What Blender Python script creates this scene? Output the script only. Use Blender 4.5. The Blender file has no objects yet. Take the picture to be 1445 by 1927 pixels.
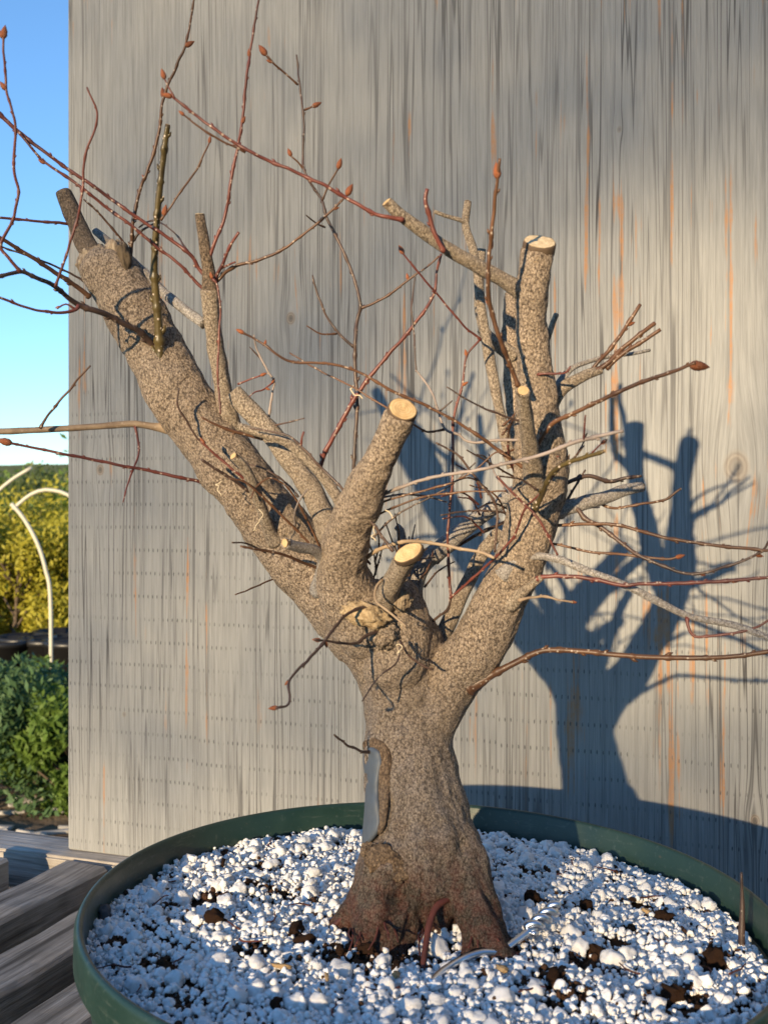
import bpy, bmesh, math, random
import numpy as np
from mathutils import Vector, Matrix, noise

random.seed(7); rng = np.random.default_rng(7)
scene = bpy.context.scene
col = scene.collection

# ------------------------------------------------------------------ camera, sky, sun, exposure
H = 0.38            # camera above the bench top (z = 0)
F = 1935.0          # focal length in photograph pixels (photograph 1445 x 1927)
cam_d = bpy.data.cameras.new('camera'); cam = bpy.data.objects.new('camera', cam_d); col.objects.link(cam)
cam.location = (0, 0, H); cam.rotation_euler = (math.radians(90), 0, 0)
cam_d.sensor_fit = 'VERTICAL'; cam_d.sensor_height = 36.0; cam_d.sensor_width = 36.0
cam_d.lens = 36.0 * F / 1927.0
cam_d.clip_start = 0.02; cam_d.clip_end = 3000
cam_d.dof.use_dof = True; cam_d.dof.focus_distance = 0.76; cam_d.dof.aperture_fstop = 18.0
scene.camera = cam

SUN_DIR = Vector((0.50, 1.0, -0.20)).normalized()      # the way the light travels
sun_el = math.asin(-SUN_DIR.z); sun_az = math.atan2(-SUN_DIR.x, -SUN_DIR.y)
world = bpy.data.worlds.new('World'); scene.world = world; world.use_nodes = True
wn = world.node_tree.nodes; wl = world.node_tree.links; wn.clear()
sky = wn.new('ShaderNodeTexSky'); sky.sky_type = 'NISHITA'; sky.sun_disc = False
sky.sun_elevation = sun_el; sky.sun_rotation = sun_az; sky.altitude = 100
sky.air_density = 1.0; sky.dust_density = 0.0; sky.ozone_density = 4.0
bg = wn.new('ShaderNodeBackground'); bg.inputs['Strength'].default_value = 0.15
wo = wn.new('ShaderNodeOutputWorld'); wl.new(sky.outputs[0], bg.inputs[0]); wl.new(bg.outputs[0], wo.inputs[0])
sun_l = bpy.data.lights.new('sun', 'SUN'); sun_l.energy = 4.3; sun_l.angle = math.radians(0.7); sun_l.color = (1.0, 0.77, 0.47)
sun_o = bpy.data.objects.new('sun', sun_l); col.objects.link(sun_o)
sun_o.rotation_euler = SUN_DIR.to_track_quat('-Z', 'Y').to_euler(); sun_o.location = (-3, -6, 4)
vs = scene.view_settings; vs.view_transform = 'Standard'; vs.look = 'None'; vs.gamma = 1; vs.exposure = 1.1; vs.use_curve_mapping = False

cy = scene.cycles; cy.max_bounces = 6; cy.diffuse_bounces = 2; cy.glossy_bounces = 2; cy.transmission_bounces = 3; cy.transparent_max_bounces = 4; cy.caustics_reflective = False; cy.caustics_refractive = False

# ------------------------------------------------------------------ helpers
def at(x, y, Y):
    """world point at depth Y seen at photograph pixel (x, y)"""
    return Vector(((x - 722.5) / F * Y, Y, H - (y - 963.5) / F * Y))
def tag(o, label=None, cat=None, group=None, kind=None):
    if label: o['label'] = label
    if cat: o['category'] = cat
    if group: o['group'] = group
    if kind: o['kind'] = kind
    return o
def empty(name, loc=(0, 0, 0)):
    o = bpy.data.objects.new(name, None); col.objects.link(o); o.location = loc; o.empty_display_size = .02; return o
def link(name, me, mat=None, parent=None, smooth=True):
    if mat is not None and not me.materials: me.materials.append(mat)
    if smooth and len(me.polygons): me.polygons.foreach_set('use_smooth', np.ones(len(me.polygons), bool))
    o = bpy.data.objects.new(name, me); col.objects.link(o)
    if parent: o.parent = parent
    return o
def mesh(name, v, f):
    me = bpy.data.meshes.new(name); me.from_pydata([tuple(p) for p in v], [], f); me.update(); return me
def fast_mesh(name, V, T):
    me = bpy.data.meshes.new(name); V = np.asarray(V, np.float32); T = np.asarray(T, np.int32); k = T.shape[1]
    me.vertices.add(len(V)); me.vertices.foreach_set('co', V.ravel())
    me.loops.add(T.size); me.loops.foreach_set('vertex_index', T.ravel())
    me.polygons.add(len(T)); me.polygons.foreach_set('loop_start', np.arange(0, T.size, k, dtype=np.int32))
    me.polygons.foreach_set('loop_total', np.full(len(T), k, np.int32)); me.update(calc_edges=True); return me
def catmull(P, n):
    P = [np.array(p, float) for p in P]
    if len(P) == 2: return [P[0] + (P[1] - P[0]) * t for t in np.linspace(0, 1, n)]
    Q = [2 * P[0] - P[1]] + P + [2 * P[-1] - P[-2]]
    L = [0]
    for a, b in zip(P, P[1:]): L.append(L[-1] + np.linalg.norm((b - a)[:3]) + 1e-9)
    out = []
    for s in np.linspace(0, L[-1], n):
        i = min(max(np.searchsorted(L, s, 'right') - 1, 0), len(P) - 2); t = (s - L[i]) / (L[i + 1] - L[i])
        p0, p1, p2, p3 = Q[i:i + 4]
        out.append(.5 * (2 * p1 + (p2 - p0) * t + (2 * p0 - 5 * p1 + 4 * p2 - p3) * t * t + (3 * p1 - p0 - 3 * p2 + p3) * t ** 3))
    return out
def sweep(C, R, seg=8, rough=0.0, seed=0, round_end=False, round_start=False):
    """closed tapered tube along points C with radii R -> verts, faces (quads + fans)"""
    C = [Vector(c) for c in C]; n = len(C); V = []; Fc = []
    T = [(C[min(i + 1, n - 1)] - C[max(i - 1, 0)]).normalized() for i in range(n)]
    u = T[0].orthogonal().normalized()
    rings = []
    def ring(c, u, w, r, i):
        b = len(V)
        for k in range(seg):
            a = 2 * math.pi * k / seg; d = u * math.cos(a) + w * math.sin(a)
            rr = r
            if rough: rr *= 1 + rough * noise.noise(Vector((c.x * 90 + d.x * 1.1 + seed, c.y * 90 + d.y * 1.1, c.z * 90 + d.z * 1.1)))
            V.append(c + d * rr)
        rings.append(b)
    for i in range(n):
        u = (u - T[i] * u.dot(T[i])); u = u.normalized() if u.length > 1e-6 else T[i].orthogonal().normalized()
        w = T[i].cross(u); r = max(R[i], 1e-5)
        if i == 0 and round_start:
            for a in (75, 50, 25): ring(C[0] - T[0] * r * math.sin(math.radians(a)), u, w, r * math.cos(math.radians(a)), i)
        ring(C[i], u, w, r, i)
        if i == n - 1 and round_end:
            for a in (25, 50, 75): ring(C[i] + T[i] * r * math.sin(math.radians(a)), u, w, r * math.cos(math.radians(a)), i)
    for a, b in zip(rings, rings[1:]):
        for k in range(seg): Fc.append((a + k, a + (k + 1) % seg, b + (k + 1) % seg, b + k))
    Fc.append(tuple(range(rings[0] + seg - 1, rings[0] - 1, -1))); Fc.append(tuple(range(rings[-1], rings[-1] + seg)))
    return V, Fc
def join(*vf):
    V = []; Fc = []
    for v, f in vf:
        o = len(V); V += list(v); Fc += [tuple(i + o for i in q) for q in f]
    return V, Fc
def box(c, s, bev=0.0):
    bm = bmesh.new(); bmesh.ops.create_cube(bm, size=1)
    bmesh.ops.scale(bm, vec=s, verts=bm.verts); bmesh.ops.translate(bm, vec=c, verts=bm.verts)
    if bev: bmesh.ops.bevel(bm, geom=bm.edges[:], offset=bev, segments=2, affect='EDGES')
    me = bpy.data.meshes.new('box'); bm.to_mesh(me); bm.free(); return me

# ------------------------------------------------------------------ material helpers
class NT:
    def __init__(s, name):
        s.m = bpy.data.materials.new(name); s.m.use_nodes = True; s.t = s.m.node_tree; s.n = s.t.nodes; s.n.clear()
        s.o = s.n.new('ShaderNodeOutputMaterial'); s.b = s.n.new('ShaderNodeBsdfPrincipled'); s.l(s.b.outputs[0], s.o.inputs[0])
        s.tc = s.n.new('ShaderNodeTexCoord')
    def l(s, a, b): s.t.links.new(a, b)
    def put(s, sock, v):
        if hasattr(v, 'links'): s.l(v, sock)
        else: sock.default_value = v
    def math(s, op, a, b=0.0, c=None, clamp=False):
        n = s.n.new('ShaderNodeMath'); n.operation = op; n.use_clamp = clamp
        s.put(n.inputs[0], a); s.put(n.inputs[1], b)
        if c is not None: s.put(n.inputs[2], c)
        return n.outputs[0]
    def mapping(s, vec, scale=(1, 1, 1), loc=(0, 0, 0)):
        n = s.n.new('ShaderNodeMapping'); s.l(vec, n.inputs[0]); n.inputs['Scale'].default_value = scale; n.inputs['Location'].default_value = loc; return n.outputs[0]
    def noise(s, vec, scale, detail=3, rough=.5, dist=0.0):
        n = s.n.new('ShaderNodeTexNoise'); s.l(vec, n.inputs['Vector']); n.inputs['Scale'].default_value = scale
        n.inputs['Detail'].default_value = detail; n.inputs['Roughness'].default_value = rough; n.inputs['Distortion'].default_value = dist
        return n.outputs['Fac']
    def vor(s, vec, scale, feature='F1', out='Distance', rand=1.0):
        n = s.n.new('ShaderNodeTexVoronoi'); n.feature = feature; s.l(vec, n.inputs['Vector']); n.inputs['Scale'].default_value = scale; n.inputs['Randomness'].default_value = rand
        return n.outputs[out]
    def ramp(s, fac, stops, interp='LINEAR'):
        n = s.n.new('ShaderNodeValToRGB'); s.l(fac, n.inputs[0]); r = n.color_ramp; r.interpolation = interp
        while len(r.elements) < len(stops): r.elements.new(.5)
        for e, (p, c) in zip(r.elements, stops):
            e.position = p; e.color = (c, c, c, 1) if not hasattr(c, '__len__') else (*c, 1)
        return n.outputs[0]
    def mix(s, fac, a, b, mode='MIX'):
        n = s.n.new('ShaderNodeMix'); n.data_type = 'RGBA'; n.blend_type = mode
        s.put(n.inputs[0], fac); s.put(n.inputs[6], a if hasattr(a, 'links') else (*a, 1)); s.put(n.inputs[7], b if hasattr(b, 'links') else (*b, 1))
        return n.outputs[2]
    def bump(s, h, strength=.5, dist=.001, prev=None):
        n = s.n.new('ShaderNodeBump'); s.l(h, n.inputs['Height']); n.inputs['Strength'].default_value = strength; n.inputs['Distance'].default_value = dist
        if prev is not None: s.l(prev, n.inputs['Normal'])
        return n.outputs[0]
    def done(s, color=None, rough=.7, normal=None, spec=.3, **kw):
        if color is not None: s.put(s.b.inputs['Base Color'], color if hasattr(color, 'links') else (*color, 1))
        s.put(s.b.inputs['Roughness'], rough); s.b.inputs['Specular IOR Level'].default_value = spec
        if normal is not None: s.l(normal, s.b.inputs['Normal'])
        for k, v in kw.items(): s.put(s.b.inputs[k.replace('_', ' ')], v)
        return s.m
def simple(name, color, rough=.7, spec=.3, var=.25, scale=60, **kw):
    t = NT(name); n = t.noise(t.tc.outputs['Object'], scale, 4)
    c = t.mix(n, tuple(max(0, v * (1 - var)) for v in color), tuple(v * (1 + var) for v in color))
    return t.done(c, rough, None, spec, **kw)

def bark_mat(name, light, mid, dark, root=None, scale=1.0):
    t = NT(name); P = t.tc.outputs['Object']
    Pd = t.mapping(P, (1, 1, .72))
    v1 = t.vor(Pd, 760 * scale); v2 = t.vor(Pd, 1400 * scale); n1 = t.noise(Pd, 980 * scale, 4, .75, 2.2); n2 = t.noise(P, 26, 4, .6)
    h = t.math('ADD', t.math('MULTIPLY', n1, .9), t.math('MULTIPLY', v1, -.35)); h = t.math('ADD', h, t.math('MULTIPLY', v2, .25))
    cr = t.ramp(h, [(.26, dark), (.34, tuple(.5 * a + .5 * b for a, b in zip(dark, mid))), (.40, mid), (.50, light), (.58, tuple(min(1, c * 1.45) for c in light))])
    c = t.mix(t.ramp(n2, [(.35, 0.0), (.7, 1.0)]), cr, t.mix(.35, cr, (.30, .25, .21)))
    n3 = t.noise(P, 11, 3, .55); c = t.mix(t.ramp(n3, [(.38, .55), (.62, 0.0)]), c, t.mix(.5, c, (.20, .155, .12)))
    lent = t.ramp(t.vor(t.mapping(P, (1, 1, 2.2)), 150), [(.12, .55), (.22, 0.0)]); c = t.mix(t.math('MULTIPLY', lent, .6), c, (.50, .36, .22))
    if root:
        sep = t.n.new('ShaderNodeSeparateXYZ'); t.l(P, sep.inputs[0])
        z = t.math('ADD', sep.outputs['Z'], t.math('MULTIPLY', t.math('SUBTRACT', t.noise(P, 45, 4, .6), .5), .05))
        g = t.ramp(t.math('MULTIPLY', z, 10.0), [(.22, 1.0), (.70, 0.0)])           # soil-stained reddish collar at the base
        redn = t.ramp(t.noise(P, 110, 5, .75), [(.42, 0.0), (.60, 1.0)])
        stain = t.mix(redn, (.013, .008, .006), (.095, .021, .015))
        stain = t.mix(.16, stain, cr, 'MIX')
        c = t.mix(t.math('MULTIPLY', g, .95), c, stain)
        blue = t.ramp(t.noise(Pd, 95, 3, .6), [(.48, 0.0), (.62, 1.0)])
        c = t.mix(t.math('MULTIPLY', t.math('MULTIPLY', t.math('MULTIPLY', blue, t.math('SUBTRACT', 1.0, g)), t.ramp(t.math('MULTIPLY', z, 5.0), [(.25, 1.0), (.95, 0.0)])), .5), c, t.mix(.45, cr, (.30, .29, .33)))
    nb = t.bump(h, 1.0, .0020); nb = t.bump(t.noise(P, 190, 3, .6), .6, .002, nb)
    return t.done(c, .85, nb, .2)

def twig_mat(name, base, dark, dots=.55, gloss=.45, tip=None):
    t = NT(name); P = t.tc.outputs['Object']
    n = t.noise(P, 150, 3, .6); n2 = t.noise(t.mapping(P, (1, 1, 1)), 30, 2)
    c = t.mix(t.ramp(n, [(.3, 0.0), (.7, 1.0)]), dark, base)
    c = t.mix(t.ramp(n2, [(.42, 0.0), (.62, .6)]), c, tip or tuple(v * 1.5 for v in base))
    d = t.vor(P, 300); m = t.ramp(d, [(.17, 1.0), (.24, 0.0)])
    m = t.math('MULTIPLY', m, dots)
    c = t.mix(m, c, (.55, .45, .36))
    nb = t.bump(t.math('ADD', n, t.math('MULTIPLY', m, .8)), .5, .0006)
    return t.done(c, gloss, nb, .45)

M = {}
M['bark'] = bark_mat('bark', (.57, .45, .34), (.43, .33, .243), (.090, .065, .048), root=True)
M['branch'] = bark_mat('branch_bark', (.56, .46, .36), (.43, .35, .265), (.15, .115, .088), scale=1.15)
M['grey'] = bark_mat('grey_bark', (.58, .54, .51), (.48, .445, .42), (.25, .225, .21), scale=1.2)
M['brownbark'] = bark_mat('brown_bark', (.27, .20, .14), (.17, .12, .082), (.045, .032, .023), scale=1.0)
M['red'] = twig_mat('red_twig', (.130, .036, .026), (.060, .018, .015), tip=(.17, .05, .036))
M['dark'] = twig_mat('dark_twig', (.075, .045, .034), (.030, .020, .018), .3)
M['brown'] = twig_mat('brown_twig', (.105, .050, .025), (.050, .023, .013))
M['green'] = twig_mat('green_twig', (.085, .062, .022), (.042, .030, .013), .95, .4)
M['greyt'] = twig_mat('grey_twig', (.25, .205, .185), (.15, .12, .11), .15, .7)
M['tan'] = twig_mat('tan_twig', (.26, .19, .125), (.15, .10, .065), .2, .65)
t = NT('bud'); P = t.tc.outputs['Object']; n = t.noise(P, 420, 3, .6)
M['bud'] = t.done(t.mix(t.ramp(n, [(.35, 0.0), (.65, 1.0)]), (.13, .035, .015), (.40, .135, .045)), .4, t.bump(n, .6, .0006), .4)
t = NT('cut_wood'); P = t.tc.outputs['Object']; n = t.noise(P, 260, 4, .6); n2 = t.noise(P, 60, 3)
cc = t.mix(t.ramp(n, [(.3, 0.0), (.7, 1.0)]), (.46, .31, .15), (.62, .46, .26)); cc = t.mix(t.ramp(n2, [(.5, 0.0), (.68, .7)]), cc, (.27, .18, .09))
def rings_of(t, c, dark, n):
    a = t.n.new('ShaderNodeAttribute'); a.attribute_name = 'ring'; q = t.math('ADD', a.outputs['Fac'], t.math('MULTIPLY', n, .12))
    r = t.math('MULTIPLY', t.math('ADD', t.math('SINE', t.math('MULTIPLY', q, 34.0)), 1.0), .5)
    c = t.mix(t.math('MULTIPLY', r, .35), c, dark)
    return t.mix(t.ramp(q, [(.96, 0.0), (1.03, 1.0)]), c, (.09, .062, .042))
cc = rings_of(t, cc, (.24, .15, .07), n2)
M['cut'] = t.done(cc, .7, t.bump(n, .4, .0006), .2)
t = NT('fresh_cut'); P = t.tc.outputs['Object']; n = t.noise(P, 300, 3, .6)
M['fresh'] = t.done(rings_of(t, t.mix(t.ramp(n, [(.3, 0.0), (.7, 1.0)]), (.40, .30, .18), (.66, .55, .38)), (.36, .26, .15), n), .7, t.bump(n, .5, .0006), .2)
t = NT('dead_wood'); P = t.tc.outputs['Object']; n = t.noise(t.mapping(P, (1, 1, .12)), 480, 4, .6)
M['dead'] = t.done(t.mix(t.ramp(n, [(.32, 0.0), (.68, 1.0)]), (.11, .075, .05), (.42, .335, .24)), .85, t.bump(n, 1.0, .0016), .15)
M['dead_dark'] = simple('scar_wood', (.10, .075, .05), .9, .1, .5, 220)
t = NT('wound_putty'); P = t.tc.outputs['Object']; n = t.noise(P, 90, 4, .6)
M['putty'] = t.done(t.mix(n, (.085, .098, .115), (.125, .142, .165)), .5, t.bump(t.noise(P, 160, 3), .35, .0015), .4)
M['callus'] = bark_mat('callus', (.36, .24, .14), (.25, .155, .085), (.10, .06, .035), scale=.8)
M['root'] = twig_mat('root', (.115, .030, .020), (.045, .016, .012), 0, .7)
M['fibre'] = simple('fibre', (.58, .48, .33))
t = NT('torn_wood'); P = t.tc.outputs['Object']; n = t.noise(P, 380, 5, .7)
M['torn'] = t.done(t.mix(t.ramp(n, [(.3, 0.0), (.65, 1.0)]), (.17, .105, .05), (.55, .42, .26)), .8, t.bump(n, 1.0, .0015), .15)
M['wire'] = simple('aluminium', (.72, .74, .78), .28, .5, .08, 200, Metallic=1.0)

# painted plywood: vertical rough-sawn grain, rows of incising marks, worn orange streaks, knots
def panel_mat(knots):
    t = NT('weathered_plywood'); P = t.tc.outputs['Object']
    sep = t.n.new('ShaderNodeSeparateXYZ'); t.l(P, sep.inputs[0]); X = sep.outputs['X']; Z = sep.outputs['Z']
    dx = None; km = None; core = None
    for kx, kz, r, s in knots:
        ax = t.math('SUBTRACT', X, kx); az = t.math('SUBTRACT', Z, kz)
        d2 = t.math('ADD', t.math('POWER', t.math('DIVIDE', ax, r * 1.7), 2.0), t.math('POWER', t.math('DIVIDE', az, r * 4.5), 2.0))
        e = t.math('POWER', 2.718, t.math('MULTIPLY', d2, -1.0))
        o = t.math('MULTIPLY', t.math('MULTIPLY', ax, e), -.75)
        dx = o if dx is None else t.math('ADD', dx, o)
        rr = t.math('SQRT', t.math('ADD', t.math('POWER', ax, 2.0), t.math('POWER', t.math('MULTIPLY', az, .75), 2.0)))
        rn = t.math('DIVIDE', rr, r)
        ringm = t.math('MULTIPLY', t.ramp(rn, [(.0, 1.0), (.55, 1.0), (.85, 0.0)]), s)
        km = ringm if km is None else t.math('MAXIMUM', km, ringm)
        core = rn if core is None else t.math('MINIMUM', core, rn)
    wob = t.math('MULTIPLY', t.math('SUBTRACT', t.noise(t.mapping(P, (1, 1, .16)), 12, 2), .5), .007)
    X2 = t.math('ADD', t.math('ADD', X, dx), wob)
    cmb = t.n.new('ShaderNodeCombineXYZ'); t.l(X2, cmb.inputs[0]); t.l(Z, cmb.inputs[2]); Q = cmb.outputs[0]
    g1 = t.noise(t.mapping(Q, (1, 1, .016)), 250, 3, .6)            # broad grooves
    g2 = t.noise(t.mapping(Q, (1, 1, .04), (3, 0, 1)), 420, 3, .65)   # fine saw grain
    g3 = t.noise(t.mapping(Q, (1, 1, .012), (7, 0, 2)), 62, 2, .5)
    groove = t.ramp(g1, [(.36, 1.0), (.45, 0.0)]); hair = t.math('ABSOLUTE', t.math('SUBTRACT', g3, .5)); hair = t.ramp(hair, [(.003, 1.0), (.012, 0.0)])
    g4 = t.noise(t.mapping(Q, (1, 1, .014), (17, 0, 6)), 125, 1, .5); hair = t.math('MAXIMUM', hair, t.math('MULTIPLY', t.ramp(t.math('ABSOLUTE', t.math('SUBTRACT', g4, .52)), [(.006, 1.0), (.022, 0.0)]), .8))
    fade = t.ramp(t.noise(t.mapping(Q, (1, 1, .25), (1, 0, 5)), 11, 2), [(.36, 0.12), (.62, 1.0)])
    hair = t.math('MULTIPLY', hair, fade)
    base = t.mix(t.ramp(g2, [(.32, 0.0), (.68, 1.0)]), (.203, .207, .209), (.296, .300, .300))
    big = t.noise(P, 3.2, 3); base = t.mix(t.ramp(big, [(.35, 0.0), (.68, 1.0)]), base, t.mix(.5, base, (.268, .266, .256)))
    c = t.mix(t.math('MULTIPLY', groove, .40), base, (.12, .12, .125)); c = t.mix(t.math('MULTIPLY', hair, .95), c, (.055, .053, .055))
    # worn streaks where paint is gone
    o1 = t.noise(t.mapping(Q, (1, 1, .022), (11, 0, 3)), 120, 3, .55); o2 = t.noise(t.mapping(P, (1, 1, .55), (2, 0, 9)), 16, 3, .65)
    side = t.ramp(X, [(.0, .02), (.30, .0), (.50, .03), (.68, .085)])
    om = t.ramp(t.math('ADD', t.math('ADD', o1, t.math('MULTIPLY', t.math('SUBTRACT', o2, .5), .62)), side), [(.675, 0.0), (.735, 1.0)])
    om = t.math('MULTIPLY', om, t.ramp(t.noise(P, 160, 3, .7), [(.25, .35), (.6, 1.0)]))
    c = t.mix(t.math('MULTIPLY', om, .85), c, (.36, .185, .085))
    # rows of small incising marks on the lower part
    stp = t.math('MULTIPLY', t.math('FLOOR', t.math('MULTIPLY', X, 6.1)), .0028)
    zr = t.math('ADD', t.math('DIVIDE', t.math('ADD', Z, stp), .0251), t.math('MULTIPLY', t.noise(P, 9, 2), .10))
    rid = t.math('FLOOR', zr)
    fz = t.math('ABSOLUTE', t.math('SUBTRACT', t.math('FRACT', zr), .5))
    xr = t.math('ADD', t.math('DIVIDE', X, .0057), t.math('MULTIPLY', rid, .37)); xr = t.math('ADD', xr, t.math('MULTIPLY', t.noise(P, 40, 2), .6))
    fx = t.math('ABSOLUTE', t.math('SUBTRACT', t.math('FRACT', xr), .5))
    dd = t.math('ADD', t.math('POWER', t.math('DIVIDE', fz, .10), 2.0), t.math('POWER', t.math('DIVIDE', fx, .14), 2.0))
    dm = t.ramp(dd, [(.35, 1.0), (1.0, 0.0)])
    patch = t.math('MULTIPLY', t.ramp(t.noise(t.mapping(P, (1, 1, 1), (4, 0, 4)), 13, 3, .6), [(.38, .25), (.54, 1.0)]), t.ramp(t.noise(t.mapping(P, (1, 1, 1), (1, 0, 7)), 75, 1), [(.34, 0.0), (.48, 1.0)]))
    dm = t.math('MULTIPLY', t.math('MULTIPLY', dm, patch), t.ramp(t.math('ADD', Z, t.math('MULTIPLY', X, .36)), [(.46, 1.0), (.56, 0.0)]))
    c = t.mix(t.math('MULTIPLY', dm, .85), c, (.07, .07, .075))
    # knots
    rings = t.math('MULTIPLY', t.math('ADD', t.math('SINE', t.math('MULTIPLY', t.math('ADD', core, t.math('MULTIPLY', t.noise(P, 70, 2), .35)), 22.0)), 1.0), .5)
    kc = t.mix(t.ramp(core, [(.12, 0.0), (.5, 1.0)]), (.075, .058, .045), t.mix(rings, (.16, .115, .08), (.27, .225, .18)))
    c = t.mix(t.math('MULTIPLY', km, .8), c, kc)
    hgt = t.math('ADD', t.math('MULTIPLY', g2, .5), t.math('MULTIPLY', g1, .9))
    return t.done(c, .82, t.bump(hgt, .75, .0022), .2)

def wood_mat(name, a, b, dark, along='X'):
    t = NT(name); P = t.tc.outputs['Object']
    sc = (.05, 1, 1) if along == 'X' else (1, .05, 1)
    g = t.noise(t.mapping(P, sc), 260, 4, .65); g2 = t.noise(t.mapping(P, sc, (3, 1, 2)), 70, 3, .6); n = t.noise(P, 18, 3)
    c = t.mix(t.ramp(g, [(.3, 0.0), (.7, 1.0)]), a, b); c = t.mix(t.ramp(g2, [(.30, .85), (.46, 0.0)]), c, dark)
    c = t.mix(t.ramp(n, [(.45, 0.0), (.7, .55)]), c, tuple(v * .55 for v in a))
    return t.done(c, .85, t.bump(t.math('ADD', g, t.math('MULTIPLY', g2, .8)), .9, .0022), .15)
M['slat'] = wood_mat('weathered_slat', (.165, .150, .138), (.37, .345, .32), (.04, .034, .03))
M['pale_slat'] = wood_mat('pale_slat', (.28, .25, .22), (.48, .44, .40), (.09, .075, .06))

t = NT('pot_plastic'); P = t.tc.outputs['Object']; n = t.noise(P, 35, 4, .65); n2 = t.noise(P, 300, 3)
pc = t.mix(t.ramp(n, [(.40, 0.0), (.72, 1.0)]), (.014, .036, .028), (.021, .049, .038)); pc = t.mix(t.ramp(n2, [(.60, 0.0), (.72, .35)]), pc, (.09, .115, .10))
sc1 = t.noise(t.mapping(P, (1, 1, 9)), 26, 4, .7); pc = t.mix(t.ramp(sc1, [(.60, 0.0), (.72, .30)]), pc, (.13, .15, .13)); pc = t.mix(t.ramp(t.noise(P, 140, 4, .7), [(.66, 0.0), (.72, .5)]), pc, (.10, .075, .05))
M['pot'] = t.done(pc, t.ramp(n, [(.3, .30), (.7, .48)]), t.bump(n, .12, .002), .5)
t = NT('peat'); P = t.tc.outputs['Object']; n = t.noise(P, 260, 5, .7)
M['peat'] = t.done(t.mix(n, (.010, .006, .004), (.075, .040, .022)), .95, t.bump(n, 1.0, .003), .1)
t = NT('perlite'); P = t.tc.outputs['Object']; n = t.noise(P, 90, 4, .65); n2 = t.noise(P, 900, 3, .6)
pc = t.mix(t.ramp(n, [(.30, .0), (.66, 1.0)]), (.76, .735, .70), (.89, .885, .875)); pc = t.mix(t.ramp(n2, [(.64, 0.0), (.74, .6)]), pc, (.40, .33, .26)); pc = t.mix(t.ramp(t.noise(P, 210, 2), [(.60, 0.0), (.72, .55)]), pc, (.62, .53, .42))
M['perlite'] = t.done(pc, .85, t.bump(t.noise(P, 520, 3, .6), .5, .0007), .2)
t = NT('bark_chip'); P = t.tc.outputs['Object']; n = t.noise(t.mapping(P, (1, .2, 1)), 420, 4, .65)
M['chip'] = t.done(t.mix(n, (.016, .009, .006), (.115, .058, .032)), .9, t.bump(n, 1.0, .0015), .1)
M['chip_pale'] = simple('pale_chip', (.42, .28, .14), .8, .2, .35, 300)
M['stone'] = simple('stone', (.10, .10, .105), .8, .2, .3, 200)

# ------------------------------------------------------------------ setting: ground, bench, panel
GZ = -0.80
gm = NT('ground'); P = gm.tc.outputs['Object']
n = gm.noise(P, 6, 5, .65); n2 = gm.noise(P, .35, 3)
gc = gm.mix(gm.ramp(n, [(.35, 0.0), (.68, 1.0)]), (.075, .052, .036), (.22, .175, .135)); gc = gm.mix(gm.ramp(n2, [(.46, 0.0), (.6, .85)]), gc, (.07, .105, .03))
M['ground'] = gm.done(gc, .95, gm.bump(n, 1, .03), .1)
s = 600; g = link('ground', mesh('ground', [(-s, -s, GZ), (s, -s, GZ), (s, s, GZ), (-s, s, GZ)], [(0, 1, 2, 3)]), M['ground'], None, False); tag(g, kind='structure')

# far hill line
V = []; Fc = []
for i in range(121):
    a = math.radians(-75 + 150 * i / 120); x = math.sin(a); y = math.cos(a)
    h = 2.0 + 4.0 * noise.noise(Vector((i * .09, 3.1, 0))) + 1.5 * noise.noise(Vector((i * .4, 7.7, 0)))
    V += [(x * 150, y * 150, GZ - .5), (x * 190, y * 190, GZ + max(3.5, 7 + h)), (x * 320, y * 320, GZ - .5)]
for i in range(120):
    for k in range(2): a = i * 3 + k; Fc.append((a, a + 3, a + 4, a + 1))
hm = NT('hill'); n = hm.noise(hm.tc.outputs['Object'], .25, 5, .65)
M['hill'] = hm.done(hm.mix(n, (.07, .09, .035), (.20, .20, .07)), .95, None, .1)
tag(link('hills', mesh('hills', V, Fc), M['hill']), kind='structure')

# bench of slats running away to the right
BA = math.radians(22); bdir = Vector((math.sin(BA), math.cos(BA), 0)); bper = Vector((math.cos(BA), -math.sin(BA), 0))
bench = empty('slatted_bench', (0, .6, GZ)); tag(bench, 'weathered grey wooden slat bench holding the green pot', 'bench')
PA = Vector((-.3555, 1.157, 0)); pdir = Vector((.946, -.3236, 0)).normalized(); pnor = Vector((-.3236, -.946, 0)).normalized()
Bi = Matrix.Translation((0, -.6, -GZ))
def slat(q0, w, th, e0, e1, z, mat, name='slat', jz=0.0):
    """one board: q0 its left edge across the bench, e0..e1 along it"""
    bm = bmesh.new(); nL = 28; prof = [(0, -th), (0, -.004), (.004, 0), (w - .004, 0), (w, -.004), (w, -th)]
    rings = []
    sd = random.random() * 50
    for i in range(nL + 1):
        e = e0 + (e1 - e0) * i / nL; r = []
        for k, (a, b) in enumerate(prof):
            j = .0022 * noise.noise(Vector((e * 22, k * 3.3 + sd, 1))) ; jb = .0018 * noise.noise(Vector((e * 16, k * 2.1 + sd, 5)))
            r.append(bm.verts.new(Vector((e, -(a + j), b + jb))))
        rings.append(r)
    for a, b in zip(rings, rings[1:]):
        for k in range(6): bm.faces.new((a[k], a[(k + 1) % 6], b[(k + 1) % 6], b[k]))
    bm.faces.new(rings[0][::-1]); bm.faces.new(rings[-1])
    bmesh.ops.recalc_face_normals(bm, faces=bm.faces[:])
    me = bpy.data.meshes.new(name); bm.to_mesh(me); bm.free()
    o = link(name, me, mat, bench, False)
    p = bper * q0 + Vector((0, 0, z + jz)) - bench.location
    o.location = p; o.rotation_euler = (0, 0, math.pi / 2 - BA)
    return o
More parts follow.
